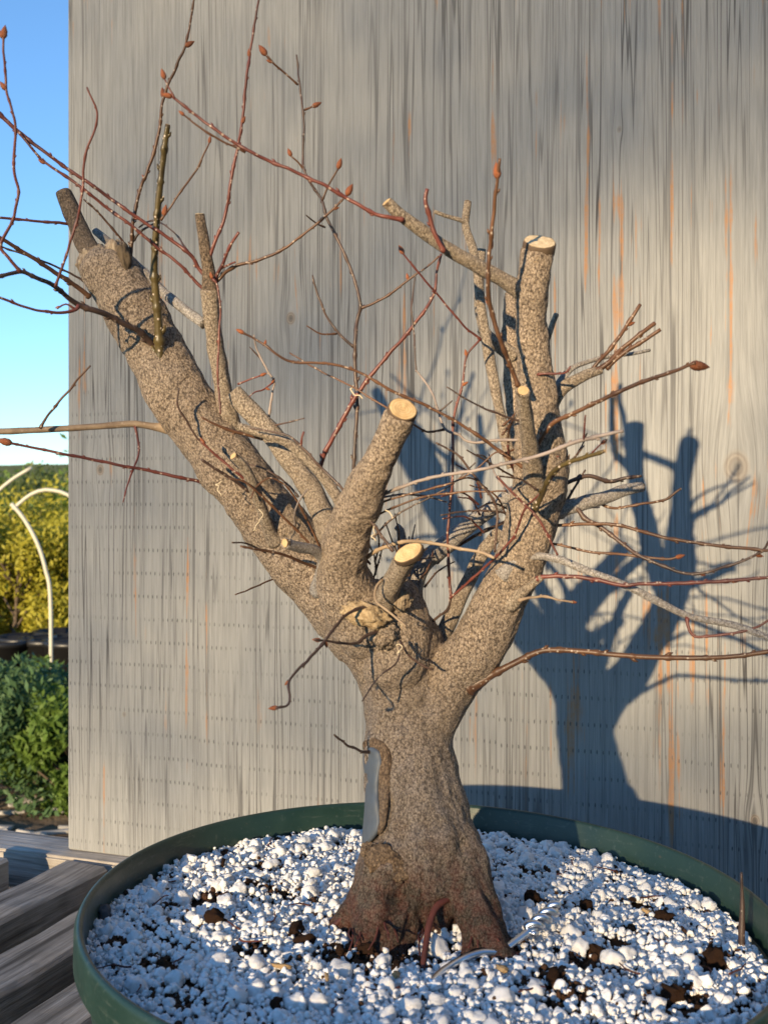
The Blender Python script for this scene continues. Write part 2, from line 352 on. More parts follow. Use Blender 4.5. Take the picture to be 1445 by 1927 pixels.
for k in range(-5, 12):
    q = -.7408 + .098 * k + random.uniform(-.004, .004)
    # every slat stops at the rear rail
    mid = bper * q; den = bdir.dot(pnor); e_end = (PA - pnor * -.012 - mid).dot(pnor) / den - .012
    slat(q, .056, .04, .02 + random.uniform(0, .03), e_end - random.uniform(0, .02) - (.03 if k == -1 else 0), 0, M['pale_slat'] if k in (-1, 3) else M['slat'], jz=(.012 if k == -1 else random.uniform(-.002, .0)))
def obox(name, c, ax, l, w, h, mat, parent, bev=.003):
    me = box((0, 0, 0), (l, w, h), bev); o = link(name, me, mat, parent, False)
    o.location = Vector(c) - parent.location; o.rotation_euler = (0, 0, math.atan2(ax.y, ax.x)); return o
rc = PA + pdir * .38 + pnor * -.008
obox('rail', rc + Vector((0, 0, -.021)), pdir, 1.75, .062, .042, M['pale_slat'], bench)
for e in (.25, .85): obox('crossbeam', bdir * e + bper * -.15 + Vector((0, 0, -.075)), bper, 1.75, .06, .068, M['slat'], bench)
for e in (.25, .85):
    for qq in (-.95, .65): obox('leg', bdir * e + bper * qq + Vector((0, 0, (GZ - .1) / 2 - .004)), bper, .08, .08, -GZ - .1, M['slat'], bench)

# plywood panel standing on the rear rail
def panel_px(x, y):
    u = (x - 722.5) / F; Y = 1.0361 / (1 + .342 * u); p = at(x, y, Y); return ((p - PA).dot(pdir), p.z)
KN = []
for x, y, r, s_ in ((190, 885, 12, .95), (548, 600, 13, .9), (1385, 880, 28, .6), (1420, 1545, 11, .7), (1165, 245, 6, .5), (235, 1345, 6, .55)):
    a, b = panel_px(x, y); KN.append((a, b, r * 1.05 / F, s_))
M['panel'] = panel_mat(KN)
me = box((.61, .0075, .61), (1.22, .015, 1.22), .0015)
pan = link('plywood_panel', me, M['panel'], None, False); pan.location = PA + Vector((0, 0, .0005)); pan.rotation_euler = (0, 0, math.atan2(pdir.y, pdir.x))
tag(pan, 'grey weathered plywood panel with worn orange streaks behind the tree', 'panel')

# ------------------------------------------------------------------ pot, soil, perlite
XC, YC, RH = .0228, .604, .226            # pot axis, rim height below camera
RZ = H - RH; TX = -.026
prof = [(.0, .004), (.166, .004), (.168, .0), (.172, .003), (.1885, RZ - .026), (.1905, RZ - .024), (.1985, RZ - .0225), (.2, RZ - .020), (.2, RZ - .003), (.1985, RZ), (.1962, RZ), (.1950, RZ - .002), (.1930, RZ - .03), (.172, .008), (.0, .008)]
V = []; Fc = []; NS = 160
for r, z in prof:
    for k in range(NS):
        a = 2 * math.pi * k / NS; V.append((r * math.cos(a), r * math.sin(a), z))
for i in range(len(prof) - 1):
    for k in range(NS): Fc.append((i * NS + k, i * NS + (k + 1) % NS, (i + 1) * NS + (k + 1) % NS, (i + 1) * NS + k))
pot_me = mesh('pot', V, Fc); bm = bmesh.new(); bm.from_mesh(pot_me); bmesh.ops.remove_doubles(bm, verts=bm.verts, dist=1e-5); bmesh.ops.recalc_face_normals(bm, faces=bm.faces[:]); bm.to_mesh(pot_me); bm.free()
pot = link('plant_pot', pot_me, M['pot']); pot.location = (XC, YC, 0); pot.rotation_euler = (0, math.atan(-TX), 0)
pm = pot.modifiers.new('edge', 'BEVEL'); pm.width = .0008; pm.segments = 2; pm.limit_method = 'ANGLE'
tag(pot, 'round dark green plastic pot on the slatted bench', 'pot')

SD = .0165
def zsoil(x, y):
    dx, dy = x - XC, y - YC; r = math.hypot(dx, dy)
    b = .0035 * noise.noise(Vector((x * 28, y * 28, 0))) + .0018 * noise.noise(Vector((x * 80, y * 80, 4)))
    fr = -.006 * math.exp(-((x - .016) ** 2 + (y - .562) ** 2) / .0016)        # hollow between the front roots
    return RZ - SD + TX * dx + b + fr + .003 * math.exp(-(r / .09) ** 2) - .004 * max(0, (r - .17) / .025)
V = []; Fc = []; NR = 70
for i in range(NR + 1):
    for k in range(140):
        r = .1935 * i / NR; a = 2 * math.pi * k / 140; x = XC + r * math.cos(a); y = YC + r * math.sin(a)
        V.append((x, y, zsoil(x, y) - .0024 + .0014 * noise.noise(Vector((x * 300, y * 300, 2)))))
for i in range(NR):
    for k in range(140): Fc.append((i * 140 + k, i * 140 + (k + 1) % 140, (i + 1) * 140 + (k + 1) % 140, (i + 1) * 140 + k))
soil = link('potting_soil', mesh('soil', V, Fc), M['peat']); tag(soil, 'dark brown peat soil filling the green pot', 'soil', kind='stuff')

def ico(sub):
    bm = bmesh.new(); bmesh.ops.create_icosphere(bm, subdivisions=sub, radius=1); V = np.array([v.co[:] for v in bm.verts]); T = np.array([[v.index for v in f.verts] for f in bm.faces]); bm.free(); return V, T
def lump(sub, seed, amp=.28):
    V, T = ico(sub); out = []
    for p in V:
        q = Vector(p); d = 1 + amp * noise.noise(q * 1.3 + Vector((seed * 9.1, 0, 0))) + amp * .55 * noise.noise(q * 3.1 + Vector((0, seed * 5.3, 0)))
        out.append(q * d)
    return np.array([v[:] for v in out]), T
LV = [lump(3, i, .42) for i in range(14)]
BV = [lump(3, 40 + i, .40) for i in range(10)]
BV = [(np.array([np.array(p) * (1 + .09 * noise.noise(Vector(p) * 6) + .05 * noise.noise(Vector(p) * 13)) for p in v.tolist()]), T) for v, T in BV]
def rotm():
    q = rng.normal(size=4); q /= np.linalg.norm(q); w, x, y, z = q
    return np.array([[1 - 2 * (y * y + z * z), 2 * (x * y - z * w), 2 * (x * z + y * w)], [2 * (x * y + z * w), 1 - 2 * (x * x + z * z), 2 * (y * z - x * w)], [2 * (x * z - y * w), 2 * (y * z + x * w), 1 - 2 * (x * x + y * y)]])
# trunk footprint that grains keep clear of: (x, y, radius)
FOOT = [(at(x, y, d).x, d, r) for x, y, d, r in ((795, 1740, .626, .034), (690, 1740, .600, .014), (650, 1745, .599, .009), (920, 1750, .585, .014), (940, 1790, .570, .012), (690, 1770, .580, .012), (750, 1770, .580, .010))]
def soilpt(x, y):
    """where the ray of a photograph pixel meets the soil"""
    Y = (RH + SD) * F / (y - 963.5); return at(x, y, Y)
DARK = [(500, 1640, .013), (560, 1690, .010), (400, 1700, .010), (345, 1745, .009), (300, 1830, .012), (700, 1790, .014), (760, 1800, .012), (840, 1800, .010), (620, 1800, .011), (480, 1800, .012), (1000, 1640, .010), (950, 1600, .009), (1010, 1700, .009), (1100, 1705, .008), (1110, 1800, .013), (1340, 1800, .009), (1270, 1870, .016), (1060, 1870, .015), (300, 1660, .010), (600, 1560, .010), (640, 1545, .010), (430, 1610, .008), (1180, 1740, .008), (1030, 1830, .011), (220, 1790, .010), (330, 1900, .008), (850, 1745, .010), (900, 1790, .010)]
DARK = [(soilpt(x, y).x, soilpt(x, y).y, r) for x, y, r in DARK]
grid = {}
def free(x, y, r, f):
    i, j = int(x / .012), int(y / .012)
    for a in (-1, 0, 1):
        for b in (-1, 0, 1):
            for X, Y, R_ in grid.get((i + a, j + b), ()):
                if (X - x) ** 2 + (Y - y) ** 2 < (f * (r + R_)) ** 2: return False
    return True
def add(x, y, r): grid.setdefault((int(x / .012), int(y / .012)), []).append((x, y, r))
grains = []; big = []
def try_grain(r, f=.80, over=0.0, force=None):
    if force is None:
        a = rng.uniform(0, 2 * math.pi); rad = .1915 * math.sqrt(rng.uniform()) ; x = XC + rad * math.cos(a); y = YC + rad * math.sin(a)
    else: x, y = force
    if math.hypot(x - XC, y - YC) + r > .1938: return
    for fx, fy, fr in FOOT:
        if (x - fx) ** 2 + (y - fy) ** 2 < (fr + r * .6) ** 2: return
    if force is None:
        for fx, fy, fr in DARK:
            if (x - fx) ** 2 + ((y - fy)) ** 2 < fr ** 2 and rng.uniform() < .9: return
        nz = noise.noise(Vector((x * 34, y * 34, 9))) + .6 * noise.noise(Vector((x * 90, y * 90, 3)))
        if nz > .36 and rng.uniform() < .8: return
    if not free(x, y, r, f): return
    add(x, y, r); (big if r > .0036 else grains).append((x, y, r, over))
for x, y, r in ((585, 1697, .0068), (720, 1815, .0072), (870, 1712, .0066), (825, 1785, .0085), (945, 1890, .0085), (1145, 1610, .0075), (640, 1830, .0088), (480, 1880, .0065), (1235, 1890, .0075), (510, 1640, .0062), (990, 1725, .0068), (1005, 1868, .0076), (255, 1790, .0065), (330, 1870, .0078), (560, 1900, .0078), (840, 1820, .0062), (1090, 1555, .0058), (1075, 1760, .0068), (1260, 1700, .0068), (1150, 1800, .0075)):
    p = soilpt(x, y); try_grain(r * .72, force=(p.x, p.y))
for n_, lo, hi, f in ((260, .0033, .0050, .95), (3600, .0020, .0030, .80), (16000, .0013, .0021, .76), (30000, .0008, .0013, .74)):
    for i in range(n_): try_grain(rng.uniform(lo, hi), f)
grid = {}
for n_, lo, hi in ((240, .0022, .0033), (3200, .0009, .0020)):
    for i in range(n_): try_grain(rng.uniform(lo, hi), .95, .0019)
L1 = [lump(2, 70 + i, .45) for i in range(14)]; L0 = [lump(1, 120 + i, .35) for i in range(14)]
def pile(items, variants_big, variants_small, thr):
    VV = []; TT = []; off = 0
    for x, y, r, ov in items:
        v, T = (variants_big if r > thr else variants_small)[rng.integers(14)]; m = rotm() @ np.diag(r * rng.uniform(.66, 1.32, 3)); p = v @ m.T
        p += np.array([x, y, zsoil(x, y) + ov + rng.uniform(-.0012, .0012)]); VV.append(p); TT.append(T + off); off += len(p)
    return np.concatenate(VV), np.concatenate(TT)
base_l = []; h_ = .0023
for ix in range(-88, 89):                                # a bed of fines fills the gaps
    for iy in range(-100, 101):
        x = XC + (ix + .5 * (iy % 2)) * h_ + rng.uniform(-.0006, .0006); y = YC + iy * h_ * .87 + rng.uniform(-.0006, .0006)
        if math.hypot(x - XC, y - YC) > .1915: continue
        if any((x - fx) ** 2 + (y - fy) ** 2 < fr ** 2 for fx, fy, fr in FOOT): continue
        if rng.uniform() < .93 and any((x - fx) ** 2 + (y - fy) ** 2 < (fr * .95) ** 2 for fx, fy, fr in DARK): continue
        nz = noise.noise(Vector((x * 34, y * 34, 9))) + .6 * noise.noise(Vector((x * 90, y * 90, 3))); nz2 = noise.noise(Vector((x * 160, y * 160, 6)))
        if (nz > .29 and rng.uniform() < .85) or nz2 > .28: continue
        base_l.append((x, y, rng.uniform(.0011, .0017), -.0013))
V0, T0 = pile(base_l, L0, L0, 1)
V1, T1 = pile(grains, LV, L1, .0022); VV = np.concatenate([V0, V1]); TT = np.concatenate([T0, T1 + len(V0)])
print('PERLITE', len(base_l), len(grains), len(big), len(TT))
per = link('perlite_grains', fast_mesh('perlite', VV, TT), M['perlite'])
tag(per, 'small white perlite grains covering the soil in the pot', 'perlite', kind='stuff')
crumbs = []
for fx, fy, fr in DARK:
    for k in range(int(fr * 5200)):
        a = rng.uniform(0, 6.28); q = fr * 1.15 * math.sqrt(rng.uniform()); x = fx + q * math.cos(a); y = fy + q * math.sin(a)
        if math.hypot(x - XC, y - YC) < .188: crumbs.append((x, y, rng.uniform(.0006, .0022), -.0012))
for k in range(5200):
    a = rng.uniform(0, 6.28); q = .189 * math.sqrt(rng.uniform()); x = XC + q * math.cos(a); y = YC + q * math.sin(a)
    if noise.noise(Vector((x * 60, y * 60, 21))) > .12: crumbs.append((x, y, rng.uniform(.0005, .0017), rng.uniform(-.001, .0016)))
VV, TT = pile(crumbs, L1, L1, 1)
tag(link('peat_crumbs', fast_mesh('peat_crumbs', VV, TT), M['chip'], None, False), 'loose dark brown peat crumbs between the white perlite', 'peat', kind='stuff')
BM = [fast_mesh('perlite_lump', v, T) for v, T in BV]
for m in BM: m.materials.append(M['perlite'])
big.sort(key=lambda b: -b[2])
for i, (x, y, r, ov) in enumerate(big[:150]):
    o = link('perlite_lump', BM[i % 10]); o.location = (x, y, zsoil(x, y) + ov + r * .25); o.rotation_euler = rng.uniform(0, 6.28, 3); o.scale = r * rng.uniform(.82, 1.2, 3)
    tag(o, 'large white perlite lump lying among smaller perlite grains', 'perlite lump', 'large perlite lumps on the soil')

# ------------------------------------------------------------------ the tree
TB = Vector((at(790, 1745, .605).x, .605, RZ - SD))
tree = empty('bonsai_tree', TB); tag(tree, 'leafless bonsai tree with forked grey-brown trunk, sawn stubs and thin red twigs', 'tree')
def pxpath(pts, n=None, spacing=5.0):
    """pts: (x, y, width px, depth) -> world centres, radii"""
    A = [(*at(x, y, d), w * .5 * d / F) for x, y, w, d in pts]
    L = sum(math.dist(a[:3], b[:3]) for a, b in zip(A, A[1:])) / (.6 / F)
    n = n or max(4, int(L / spacing)); C = catmull(A, n)
    return [Vector(c[:3]) - TB for c in C], [max(c[3], .0003) for c in C]
def lerpd(pts, d0, d1):
    L = [0]
    for a, b in zip(pts, pts[1:]): L.append(L[-1] + math.hypot(b[0] - a[0], b[1] - a[1]))
    return [(x, y, w, d0 + (d1 - d0) * l / max(L[-1], 1)) for (x, y, w), l in zip(pts, L)]

thick = []
def T_(pts, rs=True, re=True, seg=28, rough=.06): C, R = pxpath(pts, spacing=7); thick.append(sweep(C, R, seg, rough, len(thick) * 3.7, re, rs))
T_([(795, 1715, 190, .622), (796, 1670, 215, .618), (795, 1620, 222, .614), (788, 1560, 204, .613), (779, 1480, 184, .617), (771, 1400, 166, .622), (766, 1340, 160, .625), (757, 1270, 168, .625), (738, 1205, 170, .622), (705, 1165, 150, .622)])
T_([(755, 1270, 150, .625), (690, 1185, 150, .625), (605, 1095, 128, .628), (535, 1015, 121, .630), (470, 928, 118, .632), (395, 828, 117, .634), (337, 745, 113, .636), (285, 645, 110, .638), (238, 565, 112, .639), (205, 510, 100, .640)])
T_([(690, 1180, 130, .610), (655, 1120, 112, .603), (643, 1060, 96, .592), (655, 1000, 86, .577), (686, 920, 74, .558), (722, 850, 66, .545), (753, 780, 60, .533)], re=False)
T_([(745, 1240, 140, .612), (748, 1175, 122, .610), (742, 1135, 104, .612)])
T_([(785, 1390, 120, .625), (830, 1315, 104, .618), (868, 1255, 106, .612), (915, 1190, 102, .605), (953, 1105, 100, .598), (985, 1030, 99, .590), (1010, 945, 101, .584), (1018, 865, 99, .578), (1010, 775, 78, .571), (1004, 690, 65, .563), (1001, 600, 57, .556), (1006, 530, 59, .550), (1014, 470, 62, .546)], re=False)
T_([(1000, 960, 70, .605), (995, 880, 58, .630), (982, 800, 52, .645), (970, 710, 48, .653), (968, 620, 48, .658), (974, 553, 48, .660)], re=False)
# roots
T_([(740, 1600, 110, .604), (700, 1680, 86, .598), (655, 1728, 50, .597), (605, 1756, 24, .598)])
T_([(848, 1590, 110, .604), (880, 1670, 100, .594), (912, 1740, 84, .580), (940, 1795, 62, .566), (965, 1830, 36, .556)])
T_([(735, 1610, 110, .598), (708, 1700, 84, .588), (690, 1770, 62, .577), (676, 1812, 40, .568)])
T_([(778, 1640, 110, .600), (768, 1705, 80, .592), (752, 1765, 56, .582), (742, 1810, 34, .572)])
T_([(775, 1690, 60, .590), (745, 1745, 44, .578), (722, 1795, 30, .568)])
T_([(850, 1640, 90, .596), (880, 1710, 50, .585), (890, 1770, 34, .574), (880, 1800, 22, .568)])
T_([(840, 1620, 150, .628), (890, 1680, 80, .645), (930, 1695, 40, .665)])
T_([(760, 1620, 150, .628), (730, 1680, 80, .650), (700, 1690, 40, .670)])
V, Fc = join(*thick)
tmp = link('trunk_tmp', mesh('trunk_tmp', V, Fc))
rm = tmp.modifiers.new('r', 'REMESH'); rm.mode = 'VOXEL'; rm.voxel_size = .00105; rm.use_smooth_shade = True
sm = tmp.modifiers.new('s', 'SMOOTH'); sm.factor = .5; sm.iterations = 9
dg = bpy.context.evaluated_depsgraph_get(); me = bpy.data.meshes.new_from_object(tmp.evaluated_get(dg)); bpy.data.objects.remove(tmp)
nv = len(me.vertices); co = np.empty(nv * 3, np.float32); no = np.empty(nv * 3, np.float32)
me.vertices.foreach_get('co', co); me.vertex_normals.foreach_get('vector', no); co = co.reshape(-1, 3); no = no.reshape(-1, 3)
nf = noise.noise; d = np.empty(nv, np.float32)
for i in range(nv):
    x, y, z = co[i]; x = float(x); y = float(y); z = float(z)
    v = .0022 * nf((x * 34, y * 34, z * 26)) + .0010 * nf((x * 80, y * 80, z * 60)) + .0007 * nf((x * 190, y * 190, z * 130)) + .00035 * nf((x * 520, y * 520, z * 420))
    if z < .13:                                             # flutes and gnarls growing towards the roots
        k = min(1, (.13 - z) / .12); a = math.atan2(y, x)
        v += k * (.0036 * nf((math.cos(a) * 3.1, math.sin(a) * 3.1, z * 7)) + .0016 * nf((x * 130, y * 130, z * 60)) - .0030 * k * max(0, nf((math.cos(a) * 7, math.sin(a) * 7, z * 12))))
    d[i] = v
co += no * d[:, None]; me.vertices.foreach_set('co', co.ravel()); me.update(); me.name = 'trunk'; me.materials.clear()
trunk = link('trunk', me, M['bark'], tree)

def cut_face(parent, x, y, wx, d, axis, mat='cut', th=.0022, proud=.0012, wy=None, rot=0.0):
    """sawn end: an irregular disc with growth-ring relief, facing along axis"""
    ax = Vector(axis).normalized(); u = ax.orthogonal().normalized()
    side = Vector((1, 0, 0)) - ax * ax.x; u = side.normalized() if side.length > .1 else u
    if rot: u = (Vector((math.cos(rot), 0, math.sin(rot))) - ax * ax.dot(Vector((math.cos(rot), 0, math.sin(rot))))).normalized(); rot = 0.0
    w = ax.cross(u); c = at(x, y, d) - TB; r = wx * .5 * d / F; ry = (wy or wx) * .5 * d / F
    V = []; Fc = []; K = 26; prof = [(1.0, -th), (1.0, 0), (.93, proud), (.8, proud * .85), (.66, proud * 1.05), (.5, proud * .9), (.34, proud * 1.05), (.17, proud * .9)]
    sd = random.random() * 40
    for i, (q, h) in enumerate(prof):
        for k in range(K):
            a = 2 * math.pi * k / K; j = 1 + .06 * noise.noise(Vector((math.cos(a) * 1.6, math.sin(a) * 1.6, sd))) + .02 * random.uniform(-1, 1)
            V.append(c + (u * math.cos(a + rot) * r + w * math.sin(a + rot) * ry) * q * j + ax * (h + .0004 * noise.noise(Vector((a * 2, q * 6, sd)))))
    V.append(c + ax * proud)
    for i in range(len(prof) - 1):
        for k in range(K): Fc.append((i * K + k, i * K + (k + 1) % K, (i + 1) * K + (k + 1) % K, (i + 1) * K + k))
    b = (len(prof) - 1) * K
    for k in range(K): Fc.append((b + k, b + (k + 1) % K, len(V) - 1))
    me = mesh('cut_face', V, Fc); at_ = me.attributes.new('ring', 'FLOAT', 'POINT')
    at_.data.foreach_set('value', np.array([q for q, h in prof for k in range(K)] + [0.0], np.float32))
    return link('cut_face', me, M[mat], parent)
cut_face(trunk, 757, 772, 58, .531, (.25, -.80, .55), 'cut', th=.008, wy=54)
cut_face(trunk, 1015, 458, 63, .545, (.06, -.60, .78), 'fresh', th=.0045)
cut_face(trunk, 974, 552, 46, .660, (0, -.1, 1), 'cut')

# bud: pointed, slightly ridged scales
def bud_mesh(L, R):
    V = []; Fc = []; K = 9; prof = [(0, .35), (.12, .75), (.30, 1.0), (.36, .93), (.52, .92), (.58, .82), (.74, .6), (.88, .3), (1.0, .03)]
    for i, (t_, r) in enumerate(prof):
        for k in range(K):
            a = 2 * math.pi * k / K + i * .2; V.append((r * R * math.cos(a) * (1 + .08 * math.sin(3 * a)), r * R * math.sin(a), t_ * L))
    for i in range(len(prof) - 1):
        for k in range(K): Fc.append((i * K + k, i * K + (k + 1) % K, (i + 1) * K + (k + 1) % K, (i + 1) * K + k))
    Fc.append(tuple(range(K))[::-1]); Fc.append(tuple(range((len(prof) - 1) * K, len(prof) * K)))
    return mesh('bud', V, Fc)
BUD = bud_mesh(1, .24); BUD.materials.append(M['bud'])
def bud(parent, p, direction, L):
    o = link('bud', BUD, None, parent); o.location = p; o.rotation_euler = Vector(direction).to_track_quat('Z', 'Y').to_euler(); s = L * .6 / F; o.scale = (s * 1.05, s * 1.05, s); return o

def stem(kind, mat, pts, d0, d1, buds=(), tipcut=None, node=0.0, seg=None, wob=.8, wm=1.0):
    """kind 'branch' or 'twig'; pts [(x, y, w)], depth runs d0 -> d1; buds [(x, y, dx, dy, L)]"""
    if kind == 'twig': wm *= .80
    P_ = lerpd([(x, y, w * wm) for x, y, w in pts], d0, d1)
    C, R = pxpath(P_, spacing=5 if kind == 'twig' else 6)
    sd = random.random() * 90; s = .6 / F
    if kind == 'twig':
        gap = random.uniform(9, 13); side = 1
        for i in range(1, len(C) - 1):
            ph = i / gap; fr = ph - math.floor(ph)
            if fr < 1 / gap * 1.5: R[i] *= 1.3
        for i in range(1, len(C) - 1):                 # small bends out of the picture plane and zig-zag between nodes
            C[i] = C[i] + Vector((noise.noise(Vector((i * .23, sd, 0))) * 1.6, noise.noise(Vector((i * .12, sd, 9))) * 8, noise.noise(Vector((i * .23, sd, 5))) * 1.6)) * s * wob * min(1, i / 6, (len(C) - i) / 6)
    seg = seg or (8 if kind == 'twig' else 18)
    V, Fc = sweep(C, R, seg, .10 if kind == 'twig' else .16, sd)
    if kind == 'twig':                                  # side bud scars
        i = random.randint(6, 10); sgn = 1
        while i < len(C) - 3:
            T = (C[i + 1] - C[i - 1]).normalized(); o = T.cross(Vector((0, 1, 0))); o = (o.normalized() if o.length > .1 else Vector((1, 0, 0))) * sgn; r = R[i]
            V, Fc = join((V, Fc), sweep([C[i] + o * r * .4, C[i] + o * r * 1.25 + T * r * .9, C[i] + o * r * 1.55 + T * r * 1.9], [r * .75, r * .55, r * .12], 6)); sgn = -sgn; i += random.randint(8, 15)
    o = link(kind, mesh(kind, V, Fc), M[mat], tree)
    for bx, by, dx, dy, L in buds:
        q = min(C, key=lambda c: (c + TB - at(bx, by, c.y + TB.y)).length)
        bud(o, q, (dx, random.uniform(-.25, .25), -dy), L)
    if tipcut:
        ax = C[-1] - C[-3]; x, y, w = pts[-1]
        cut_face(o, x, y, w * wm * .96, d1, ax if tipcut is True else tipcut[0], 'cut' if tipcut is True else tipcut[1], th=.0016, proud=.0006)
    return o
B = lambda *a, **k: stem('branch', *a, **k)
W = lambda *a, **k: stem('twig', *a, **k)

# --- branches and stubs (first point sits inside what carries it)
B('brownbark', [(200, 520, 44), (165, 465, 38), (140, 410, 34), (120, 362, 30)], .642, .65)
B('branch', [(440, 830, 44), (430, 780, 38), (418, 720, 34), (405, 645, 32), (398, 590, 31), (395, 545, 36)], .635, .606)
B('brownbark', [(396, 555, 34), (392, 505, 24), (384, 455, 20), (376, 404, 18)], .607, .602, tipcut=((0, -.4, 1), 'fresh'))
B('grey', [(384, 610, 20), (345, 580, 19), (310, 552, 18), (275, 515, 17), (235, 480, 16), (180, 435, 14)], .612, .665)
B('branch', [(640, 1040, 60), (608, 968, 47), (589, 930, 43), (566, 892, 41), (536, 852, 40), (503, 806, 38), (466, 768, 37), (440, 739, 34)], .605, .615, tipcut=((-.5, -.2, .75), 'cut'))
B('branch', [(650, 965, 26), (632, 930, 22), (600, 888, 20), (545, 836, 19), (500, 818, 18), (447, 802, 15)], .585, .57)
B('branch', [(520, 1018, 36), (508, 1000, 24), (492, 955, 22), (477, 915, 21), (462, 882, 20), (440, 859, 16)], .615, .575, tipcut=((-.6, -.6, .5), 'cut'))
B('grey', [(598, 1112, 34), (604, 1080, 24), (608, 1052, 22), (592, 1036, 22), (565, 1030, 20), (537, 1022, 19)], .610, .560, tipcut=((-.7, -.7, .05), 'cut'))
B('branch', [(718, 1150, 48), (728, 1118, 42), (745, 1085, 41), (760, 1058, 41), (768, 1046, 40)], .598, .556)
B('branch', [(1008, 935, 56), (1002, 880, 38), (995, 830, 31), (989, 780, 27), (984, 736, 24)], .578, .515, tipcut=((-.05, -.85, .5), 'cut'))
B('branch', [(990, 552, 44), (965, 538, 31), (912, 507, 27), (850, 474, 25), (785, 428, 24), (750, 402, 22), (728, 381, 21)], .552, .520, tipcut=((-.6, -.4, .6), 'cut'))
B('branch', [(965, 880, 26), (948, 815, 20), (933, 740, 20), (920, 670, 20), (908, 600, 19), (900, 530, 17), (890, 470, 16), (876, 425, 15), (880, 380, 13)], .625, .62, tipcut=True)
B('branch', [(880, 420, 9), (860, 412, 8), (838, 406, 7), (817, 398, 7)], .62, .612)
B('branch', [(915, 640, 22), (903, 585, 20), (902, 530, 18), (905, 470, 17)], .655, .66)
B('branch', [(968, 672, 30), (945, 655, 27), (925, 640, 24), (905, 618, 20)], .65, .645)
B('branch', [(1025, 775, 40), (1046, 745, 27), (1065, 726, 23), (1102, 706, 20), (1132, 696, 15)], .575, .57)
B('grey', [(1035, 770, 32), (1046, 735, 20), (1071, 697, 12), (1102, 682, 9), (1139, 672, 8), (1185, 666, 7), (1222, 659, 6)], .578, .60)
B('dead', [(1020, 665, 14), (1030, 635, 12), (1046, 592, 10)], .575, .59)
B('grey', [(1030, 970, 44), (1058, 958, 30), (1102, 945, 27), (1136, 936, 25), (1172, 923, 22), (1208, 916, 19)], .59, .60, tipcut=True)
B('grey', [(945, 1085, 34), (966, 1060, 22), (982, 1050, 17), (1010, 1046, 15), (1053, 1053, 15), (1101, 1073, 15), (1166, 1097, 14), (1231, 1129, 14), (1296, 1159, 13), (1382, 1177, 13), (1445, 1200, 12), (1530, 1235, 11)], .585, .52)
B('branch', [(960, 1135, 40), (975, 1122, 25), (993, 1107, 16), (1019, 1086, 11)], .59, .566)
B('grey', [(790, 1185, 40), (783, 1140, 32), (780, 1105, 34), (793, 1066, 37), (835, 1028, 35), (893, 980, 31), (950, 940, 29), (1000, 905, 28)], .635, .66)
B('grey', [(740, 1180, 30), (752, 1100, 24), (757, 1040, 20), (754, 1000, 16), (745, 990, 12)], .635, .63)
B('branch', [(800, 1290, 50), (810, 1250, 41), (820, 1218, 35), (840, 1180, 32), (862, 1133, 29), (885, 1086, 27), (905, 1045, 26), (940, 1000, 24)], .622, .645)
B('tan', [(320, 805, 26), (293, 803, 15), (250, 798, 13), (180, 803, 12), (100, 808, 12), (0, 812, 12), (-80, 812, 11)], .635, .61)
# rough torn wood beside the front stub and at the broken end of the left limb
def torn(name, x, y, d, sx, sy, sz, mat, seed, rz=0.0, am=1.0):
    V, T = lump(4, seed, .30)
    V = np.array([p * (1 + .22 * am * nf((p[0] * 2.2 + seed, p[1] * 7, p[2] * 7)) + .10 * am * nf((p[0] * 5, p[1] * 19, p[2] * 19 + seed))) for p in V.tolist() and [np.array(q) for q in V]]) * np.array([sx, sz, sy]) * .5 * d / F
    c, s_ = math.cos(rz), math.sin(rz); R_ = np.array([[c, 0, -s_], [0, 1, 0], [s_, 0, c]]); V = V @ R_.T + np.array((at(x, y, d) - TB)[:])
    return link(name, fast_mesh(name, V, T), M[mat], tree)
torn('torn_wood', 690, 1158, .584, 84, 46, 34, 'torn', 3, -.3)
torn('torn_wood', 724, 1192, .590, 56, 56, 36, 'bark', 5, .4)
torn('torn_wood', 752, 1128, .590, 46, 40, 34, 'dead', 8, .2)
torn('torn_wood', 178, 492, .645, 66, 60, 70, 'dead', 15, .9, .45)
torn('torn_wood', 222, 478, .640, 44, 52, 60, 'dead', 17, .2, .45)
torn('torn_wood', 236, 492, .632, 26, 66, 40, 'dead_dark', 31, .15, .5)
cut_face(trunk, 769, 1041, 60, .552, (-.25, -.80, .50), 'cut', th=.003, wy=35, rot=.50)

# --- twigs
W('brown', [(975, 728, 12), (965, 700, 11), (945, 650, 11), (926, 592, 11), (918, 540, 11), (921, 480, 10), (930, 385, 9), (940, 298, 7)], .535, .487, [(936, 340, -.1, -1, 26), (923, 470, .4, -1, 16), (916, 575, -.6, -1, 14)])
W('red', [(760, 414, 12), (735, 410, 11), (700, 400, 9), (640, 365, 9), (560, 325, 8), (470, 285, 8), (400, 240, 7), (325, 182, 6)], .522, .505, [(325, 182, -1, -.2, 18)])
W('red', [(330, 186, 5), (318, 165, 4), (307, 142, 4)], .505, .503, [(310, 150, -.3, -1, 18)])
W('brown', [(462, 287, 5), (445, 278, 5), (390, 250, 5), (342, 213, 4)], .512, .50, [(348, 218, -.8, -.6, 12)])
W('red', [(836, 475, 12), (818, 440, 11), (806, 400, 11), (800, 375, 10), (804, 355, 9)], .528, .52)
W('red', [(608, 900, 12), (605, 868, 11), (645, 790, 11), (680, 730, 10), (720, 680, 9), (780, 610, 8), (815, 556, 7), (822, 510, 6), (830, 478, 6)], .60, .585)
W('red', [(905, 640, 6), (870, 610, 5), (825, 557, 5), (800, 528, 5), (755, 474, 4)], .60, .575, [(757, 478, -.4, -.9, 20)])
